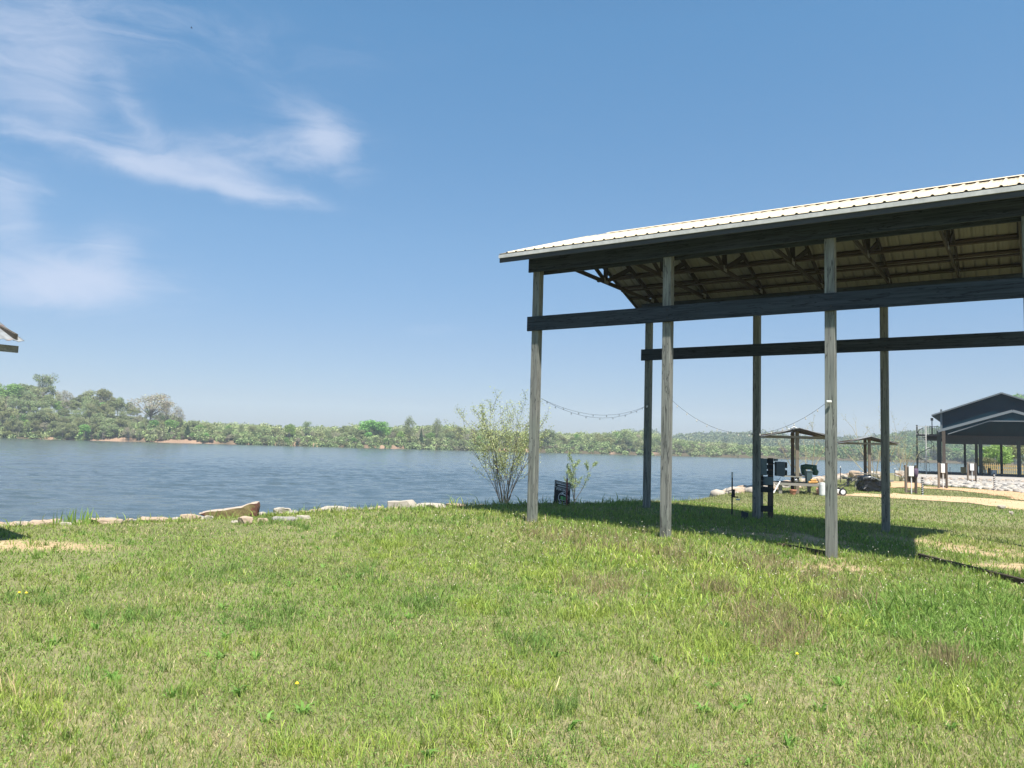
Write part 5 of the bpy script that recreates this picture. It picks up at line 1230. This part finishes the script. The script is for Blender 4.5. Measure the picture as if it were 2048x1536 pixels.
def lawn(x, y, r, kscale=1.0):
    n = len(x); s, w = sw_of(x, y); d = shore_d(x, y)
    keep = (d > .05) & (RNG.random(n) > .93 * sandiness(x, y))
    x, y, r, d = x[keep], y[keep], r[keep], d[keep]; s, w = sw_of(x, y); n = len(x)
    f = sstep(.35, .65, fbm(x, y, 1.7, 4)); f2 = fbm(x + 90, y, .45, 3)
    col = COL['g'] * (1 - f)[:, None] + COL['o'] * f[:, None]
    h = (.026 + .036 * f2) * np.exp(.42 * RNG.normal(size=n)).clip(.3, 3)
    wild = sstep(-1.2, 2.5, x * .55 + y * .32 - 3.0) ; h = h * (.9 + .45 * wild)
    P = {k_: patch(k_, x, y) for k_ in ('straw', 'lime', 'brown', 'dark', 'blue')}
    rnd = RNG.random(n)
    for k_, gain in (('dark', .45), ('lime', .55), ('blue', .55), ('brown', .38), ('straw', .42)):
        m = RNG.random(n) < P[k_] * gain; col[m] = COL[k_]
        if k_ == 'lime': h[m] *= np.where(x[m] > -.5, 1.7, 1.0)
        if k_ == 'dark': h[m] *= 1.5
        if k_ == 'blue': h[m] *= 1.7
        if k_ == 'straw': h[m] *= .75
        if k_ == 'brown': h[m] *= 1.4
    # thatch: some dead blades everywhere
    m = rnd < (.05 + .22 * sstep(.5, .68, fbm(x + 30, y + 70, .9, 4))); col[m] = COL['straw'] * .9; h[m] *= .8
    m = (rnd > .95); col[m] = COL['lime']
    edge = (d < .8) & (RNG.random(n) < .8); h[edge] *= RNG.uniform(1, 2.6, edge.sum())
    pl_ = np.exp(-np.minimum(np.abs(w), 3) ** 2 / .35) * ((s > -.3) & (s < 9)); h = h * (1 + .45 * pl_)
    for ps_ in PS:
        for wq_ in (0, SHW): h = h * (1 - .6 * np.exp(-(((s - ps_) / .45) ** 2 + ((w - wq_ + .2) / .4) ** 2)))
    dry = sstep(5.5, 9, w) * sstep(.35, .6, fbm(x + 5, y, 5, 3)); col = col * (1 - .6 * dry)[:, None] + np.array([.215, .205, .10]) * (.6 * dry)[:, None]; h = h * (1 - .3 * sstep(6, 9, w))
    sh = (w > 1) & (w < 8) & (s > -3) & (s < 8); h[sh] *= 1.15
    far_ = r > 23; h[far_] = np.maximum(h[far_], .06)
    col = col * (1 + .2 * RNG.normal(size=(n, 1))).clip(.5, 1.6) * (1 + .05 * RNG.normal(size=(n, 3)))
    return x, y, r, h, col
N1 = 700000
x, y, r = sample(N1, 1.6, 25, 1.72, -.86, .90)
x, y, r, h, col = lawn(x, y, r)
wd = .0017 * (r / 3.5) ** .75 * (1 + .3 * RNG.normal(size=len(x))).clip(.4, 1.8) * (1 + .5 * (h > .12))
blades('lawn_grass', x, y, h, wd, np.abs(RNG.normal(.75, .35, len(x))).clip(0, 1.15), col, 'short mown lawn grass covering the foreground', grass_m)
x, y, r = sample(190000, 23, 62, 1.3, -.5, .80)
x, y, r, h, col = lawn(x, y, r)
def inroad(x, y):    # keep road and gravel clear
    out = np.zeros(len(x), bool)
    z_ = -.14 - EYE
    for i in range(0): pass
    # project to photo pixels
    P = np.stack([x, y, np.full(len(x), z_)], 1); d = P @ np.array(FW); px = 1024 + FPX * (P @ np.array(RT)) / d; py = 768 - FPX * (P @ np.array(UP)) / d
    py = py + (fbm(x, y, 1.5, 3) - .5) * 4
    t1 = np.interp(px, [1655, 1785, 1840, 1942, 2048, 2300], [985, 985, 988, 993, 1000, 1020]); b1 = np.interp(px, [1655, 1785, 1840, 1926, 1967, 2048, 2300], [990, 994, 999, 1004, 1009, 1017, 1048])
    out |= (px > 1655) & (py > t1) & (py < b1) & (RNG.random(len(x)) > (.25 if False else .06))
    t2 = np.interp(px, [1840, 1940, 2048, 2260], [971, 976, 981, 990]); b2_ = np.interp(px, [1840, 1900, 1970, 2048, 2260], [975.5, 979, 985, 998, 1014]); out |= (px > 1840) & (py > t2) & (py < b2_) & (RNG.random(len(x)) > .12)
    out |= (px > 1782) & (px < 1846) & (py > 962) & (py < 975.5)
    b3 = np.interp(px, [1782, 1840, 1850, 1940, 2048, 2260], [954, 966, 969, 974, 984, 996]); out |= (px > 1782) & (py < b3)
    return out
k_ = ~inroad(x, y); x, y, r, h, col = x[k_], y[k_], r[k_], h[k_], col[k_]
blades('meadow_grass', x, y, h * 1.1, .0075 * (r / 25) ** .9 * np.ones(len(x)), np.abs(RNG.normal(.4, .25, len(x))).clip(0, 1), col, 'rough grass around the picnic tables and sand road', grass_m)
# taller tufts and weed stalks
def tufts(n, kind, hmin, hmax, nb, wdt, lean):
    X_, Y_, H_, C_ = [], [], [], []
    L_ = [p_ for p_ in PT if p_[0] == kind]
    for i in range(n):
        k2_, px, py, hw, hh = L_[i % len(L_)]
        a_, b_ = RNG.normal() * .6, RNG.normal() * .6; c = gp(px + a_ * hw, py + b_ * hh)
        if not (1.8 < c.y < 30): continue
        m = int(nb * RNG.uniform(.6, 1.4)); X_.append(c.x + RNG.normal(size=m) * .035); Y_.append(c.y + RNG.normal(size=m) * .035)
        H_.append(RNG.uniform(hmin, hmax) * RNG.uniform(.5, 1.1, m)); C_.append(COL[kind] * RNG.uniform(.8, 1.2) * (1 + .15 * RNG.normal(size=(m, 1))))
    X_, Y_, H_, C_ = map(np.concatenate, (X_, Y_, H_, C_)); k3 = shore_d(X_, Y_) > 0
    X_, Y_, H_, C_ = X_[k3], Y_[k3], H_[k3], C_[k3]; rr_ = np.hypot(X_, Y_)
    return X_, Y_, H_, wdt * (.6 + rr_ / 12), np.abs(RNG.normal(lean, .25, len(X_))).clip(0, 1.1), C_
def scatter_tufts(n, cols, hmin, hmax, nb, wdt, lean):
    X_, Y_, H_, C_ = [], [], [], []
    tx, ty, _r_ = sample(n, 2.4, 21, 1.25)
    wt_ = fbm(tx, ty, 1.1, 3) + .25 * sstep(-1.2, 2.5, tx * .55 + ty * .32 - 3.0)
    for x0, y0, q_ in zip(tx, ty, wt_):
        if q_ < .48 or shore_d(np.array([x0]), np.array([y0]))[0] < .1: continue
        m = int(nb * RNG.uniform(.4, 1.6)); sp_r = RNG.uniform(.015, .05); X_.append(x0 + RNG.normal(size=m) * sp_r); Y_.append(y0 + RNG.normal(size=m) * sp_r)
        H_.append(RNG.uniform(hmin, hmax) * RNG.uniform(.5, 1.1, m)); C_.append(np.array(cols[RNG.integers(0, len(cols))]) * RNG.uniform(.8, 1.2) * (1 + .15 * RNG.normal(size=(m, 1))))
    X_, Y_, H_, C_ = map(np.concatenate, (X_, Y_, H_, C_)); rr_ = np.hypot(X_, Y_)
    return X_, Y_, H_, wdt * (.6 + rr_ / 12), np.abs(RNG.normal(lean, .25, len(X_))).clip(0, 1.1), C_
T = [scatter_tufts(2600, [COL['g'], COL['o'], COL['dark'] * 1.1, COL['g'] * 1.15, COL['lime'] * .9], .06, .13, 18, .0026, .6), tufts(340, 'lime', .07, .15, 22, .0024, .6), tufts(420, 'blue', .08, .18, 20, .0034, .8), tufts(110, 'dark', .08, .15, 24, .0022, .6)]
blades('tall_grass', *[np.concatenate([t_[i] for t_ in T]) for i in range(6)], 'taller lime and blue green grass tufts among the lawn', grass_m)
X_, Y_, H_, W_, L_, C_ = tufts(420, 'brown', .12, .26, 9, .0020, .22)
# upright stalks along the shed line and waterside
ns = 5200; s_ = RNG.uniform(-1.2, 9, ns); w_ = np.where(RNG.random(ns) < .6, RNG.normal(.35, .45, ns), RNG.uniform(5, 9.5, ns)); P_ = np.array([list(SW(a_, b_, 0)) for a_, b_ in zip(s_, w_)])
hs_ = RNG.uniform(.05, .15, ns); cs2 = np.where((RNG.random(ns) < .3)[:, None], COL['brown'], COL['lime'] * .8) * (1 + .15 * RNG.normal(size=(ns, 1)))
kk_ = shore_d(P_[:, 0], P_[:, 1]) > 0
blades('weed_stalks', np.concatenate([X_, P_[kk_, 0]]), np.concatenate([Y_, P_[kk_, 1]]), np.concatenate([H_, hs_[kk_]]), np.concatenate([W_, np.full(kk_.sum(), .0045)]), np.concatenate([L_, np.abs(RNG.normal(.1, .1, kk_.sum()))]), np.concatenate([C_, cs2[kk_]]), 'upright brown and green weed stalks around the shed posts', grass_m)
# clover and broad leaved rosettes
nc = 60000; x, y, r = sample(nc, 2.2, 14, 1.5); q_ = fbm(x + 11, y + 5, .8, 4); k3 = (q_ > .53) & (shore_d(x, y) > .1); x, y, r = x[k3], y[k3], r[k3]; n_ = len(x)
z_ = height(x, y) + RNG.uniform(.015, .045, n_); nn_ = RNG.normal(size=(n_, 3)) * .35; nn_[:, 2] = 1; nn_ /= np.linalg.norm(nn_, axis=1)[:, None]
aa_ = RNG.normal(size=(n_, 3)); aa_ -= nn_ * (aa_ * nn_).sum(1)[:, None]; aa_ /= np.linalg.norm(aa_, axis=1)[:, None]; bb_ = np.cross(nn_, aa_); sz_ = (.0055 * (.7 + r / 9))[:, None]
P_ = np.stack([x, y, z_], 1); V = np.stack([P_ - aa_ * sz_, P_ - bb_ * sz_ * .8, P_ + aa_ * sz_, P_ + bb_ * sz_ * .8], 1).reshape(-1, 3)
cl = np.repeat(np.array([.15, .25, .055]) * RNG.uniform(.75, 1.3, (n_, 1)), 4, 0)
tag(mesh_np('clover', V, [np.arange(4 * n_).reshape(n_, 4)], grass_m, col=cl), 'small round clover leaves mixed into the lawn', 'clover', kind='stuff')
X_, Y_, H_, W_, L_, C_ = [], [], [], [], [], []
tx, ty, tr3 = sample(150, 2.6, 15, 1.3)
for x0, y0 in zip(tx, ty):
    m = RNG.integers(6, 12); X_.append(np.full(m, x0) + RNG.normal(size=m) * .008); Y_.append(np.full(m, y0) + RNG.normal(size=m) * .008); H_.append(RNG.uniform(.05, .11, m)); W_.append(RNG.uniform(.007, .012, m)); L_.append(RNG.uniform(.8, 1.15, m)); C_.append(np.array([.13, .24, .05]) * RNG.uniform(.8, 1.3, (m, 1)))
blades('broad_leaf_weeds', *[np.concatenate(q__) for q__ in (X_, Y_, H_, W_, L_, C_)], 'low broad leaved weed rosettes scattered in the lawn', grass_m)
# dry pale stalks at lower left, reeds at the shore
n_ = 46; cc_ = [gp(*p_) for p_ in ((15, 1400), (30, 1410), (85, 1420), (100, 1415), (5, 1390))]
xx_ = np.array([cc_[i % 5].x + RNG.normal() * .03 for i in range(n_)]); yy_ = np.array([cc_[i % 5].y + RNG.normal() * .05 for i in range(n_)])
o = blades('dry_stalks', xx_, yy_, RNG.uniform(.08, .24, n_), np.full(n_, .0022), np.abs(RNG.normal(.3, .25, n_)), np.tile(np.array([.52, .40, .22]), (n_, 1)), 'dry straw coloured stalks in the lower left grass', grass_m)
c0 = gp(152, 1052); n_ = 60
xx_ = c0.x + RNG.normal(size=n_) * .16; yy_ = c0.y + RNG.normal(size=n_) * .05
blades('reeds', xx_, yy_, RNG.uniform(.08, .34, n_), np.full(n_, .010), np.abs(RNG.normal(.15, .12, n_)), np.tile(COL['g'] * 1.1, (n_, 1)) * RNG.uniform(.7, 1.3, (n_, 1)), 'green reed leaves at the waterline on the left shore', grass_m)
# seed heads: tiny pale specks over the wild grass
ns = 1500; x, y, r = sample(ns, 5, 17, 1.0, -.1, .6); hh_ = RNG.uniform(.1, .2, ns); P_ = np.stack([x, y, height(x, y) + hh_], 1)
V, Fq, cl = cards(P_, .007 * (r / 7), np.tile(np.array([.55, .5, .38]), (ns, 1)) * RNG.uniform(.6, 1.2, (ns, 1)))
tag(mesh_np('seed_heads', V, [Fq], grass_m, col=cl), 'tiny pale seed heads over the wild grass', 'seed heads', kind='stuff')
# dandelions
yel = mat('dandelion yellow', (.75, .55, .03), .7)
for (px, py, lab) in ((36, 1220, 'yellow dandelion, left of the pair near the left edge'), (50, 1221, 'yellow dandelion, right of the pair near the left edge'), (1594, 1343, 'yellow dandelion in the grass right of centre'), (592, 1409, 'small lone yellow dandelion in the mown lawn')):
    c = gp(px, py); root = empty('dandelion', (c.x, c.y, gz_(c.x, c.y)), 0, lab, 'dandelion'); hh = .10 if px < 100 else .08
    MB().tube([(0, 0, -.01), (0, 0, hh)], .002, 5).obj('flower_stalk', MATS['green stalk'] if 'green stalk' in MATS else mat('green stalk', (.15, .25, .06), .8), root)
    MB().lathe((0, 0, hh), [(.004, 0), (.012, .005), (.010, .010), (.004, .016)], 12).obj('flower_head', yel, root)

# ------------------------------------------------------------------ haze
hz = MB().box((100, 900, 45), (4200, 2300, 100)).obj('haze', bpy.data.materials.new('haze air'))
hm = hz.data.materials[0]; hm.use_nodes = True; t = hm.node_tree; t.nodes.clear()
pv = N(t, 'ShaderNodeVolumePrincipled'); pv.inputs['Color'].default_value = (.80, .88, 1.0, 1); pv.inputs['Density'].default_value = .0003; pv.inputs['Anisotropy'].default_value = 0.0
om = N(t, 'ShaderNodeOutputMaterial'); t.links.new(pv.outputs[0], om.inputs['Volume']); tag(hz, 'thin pale blue haze over the river', 'haze', kind='stuff')
print('far trees', NT[0], 'objects', len(C.objects))
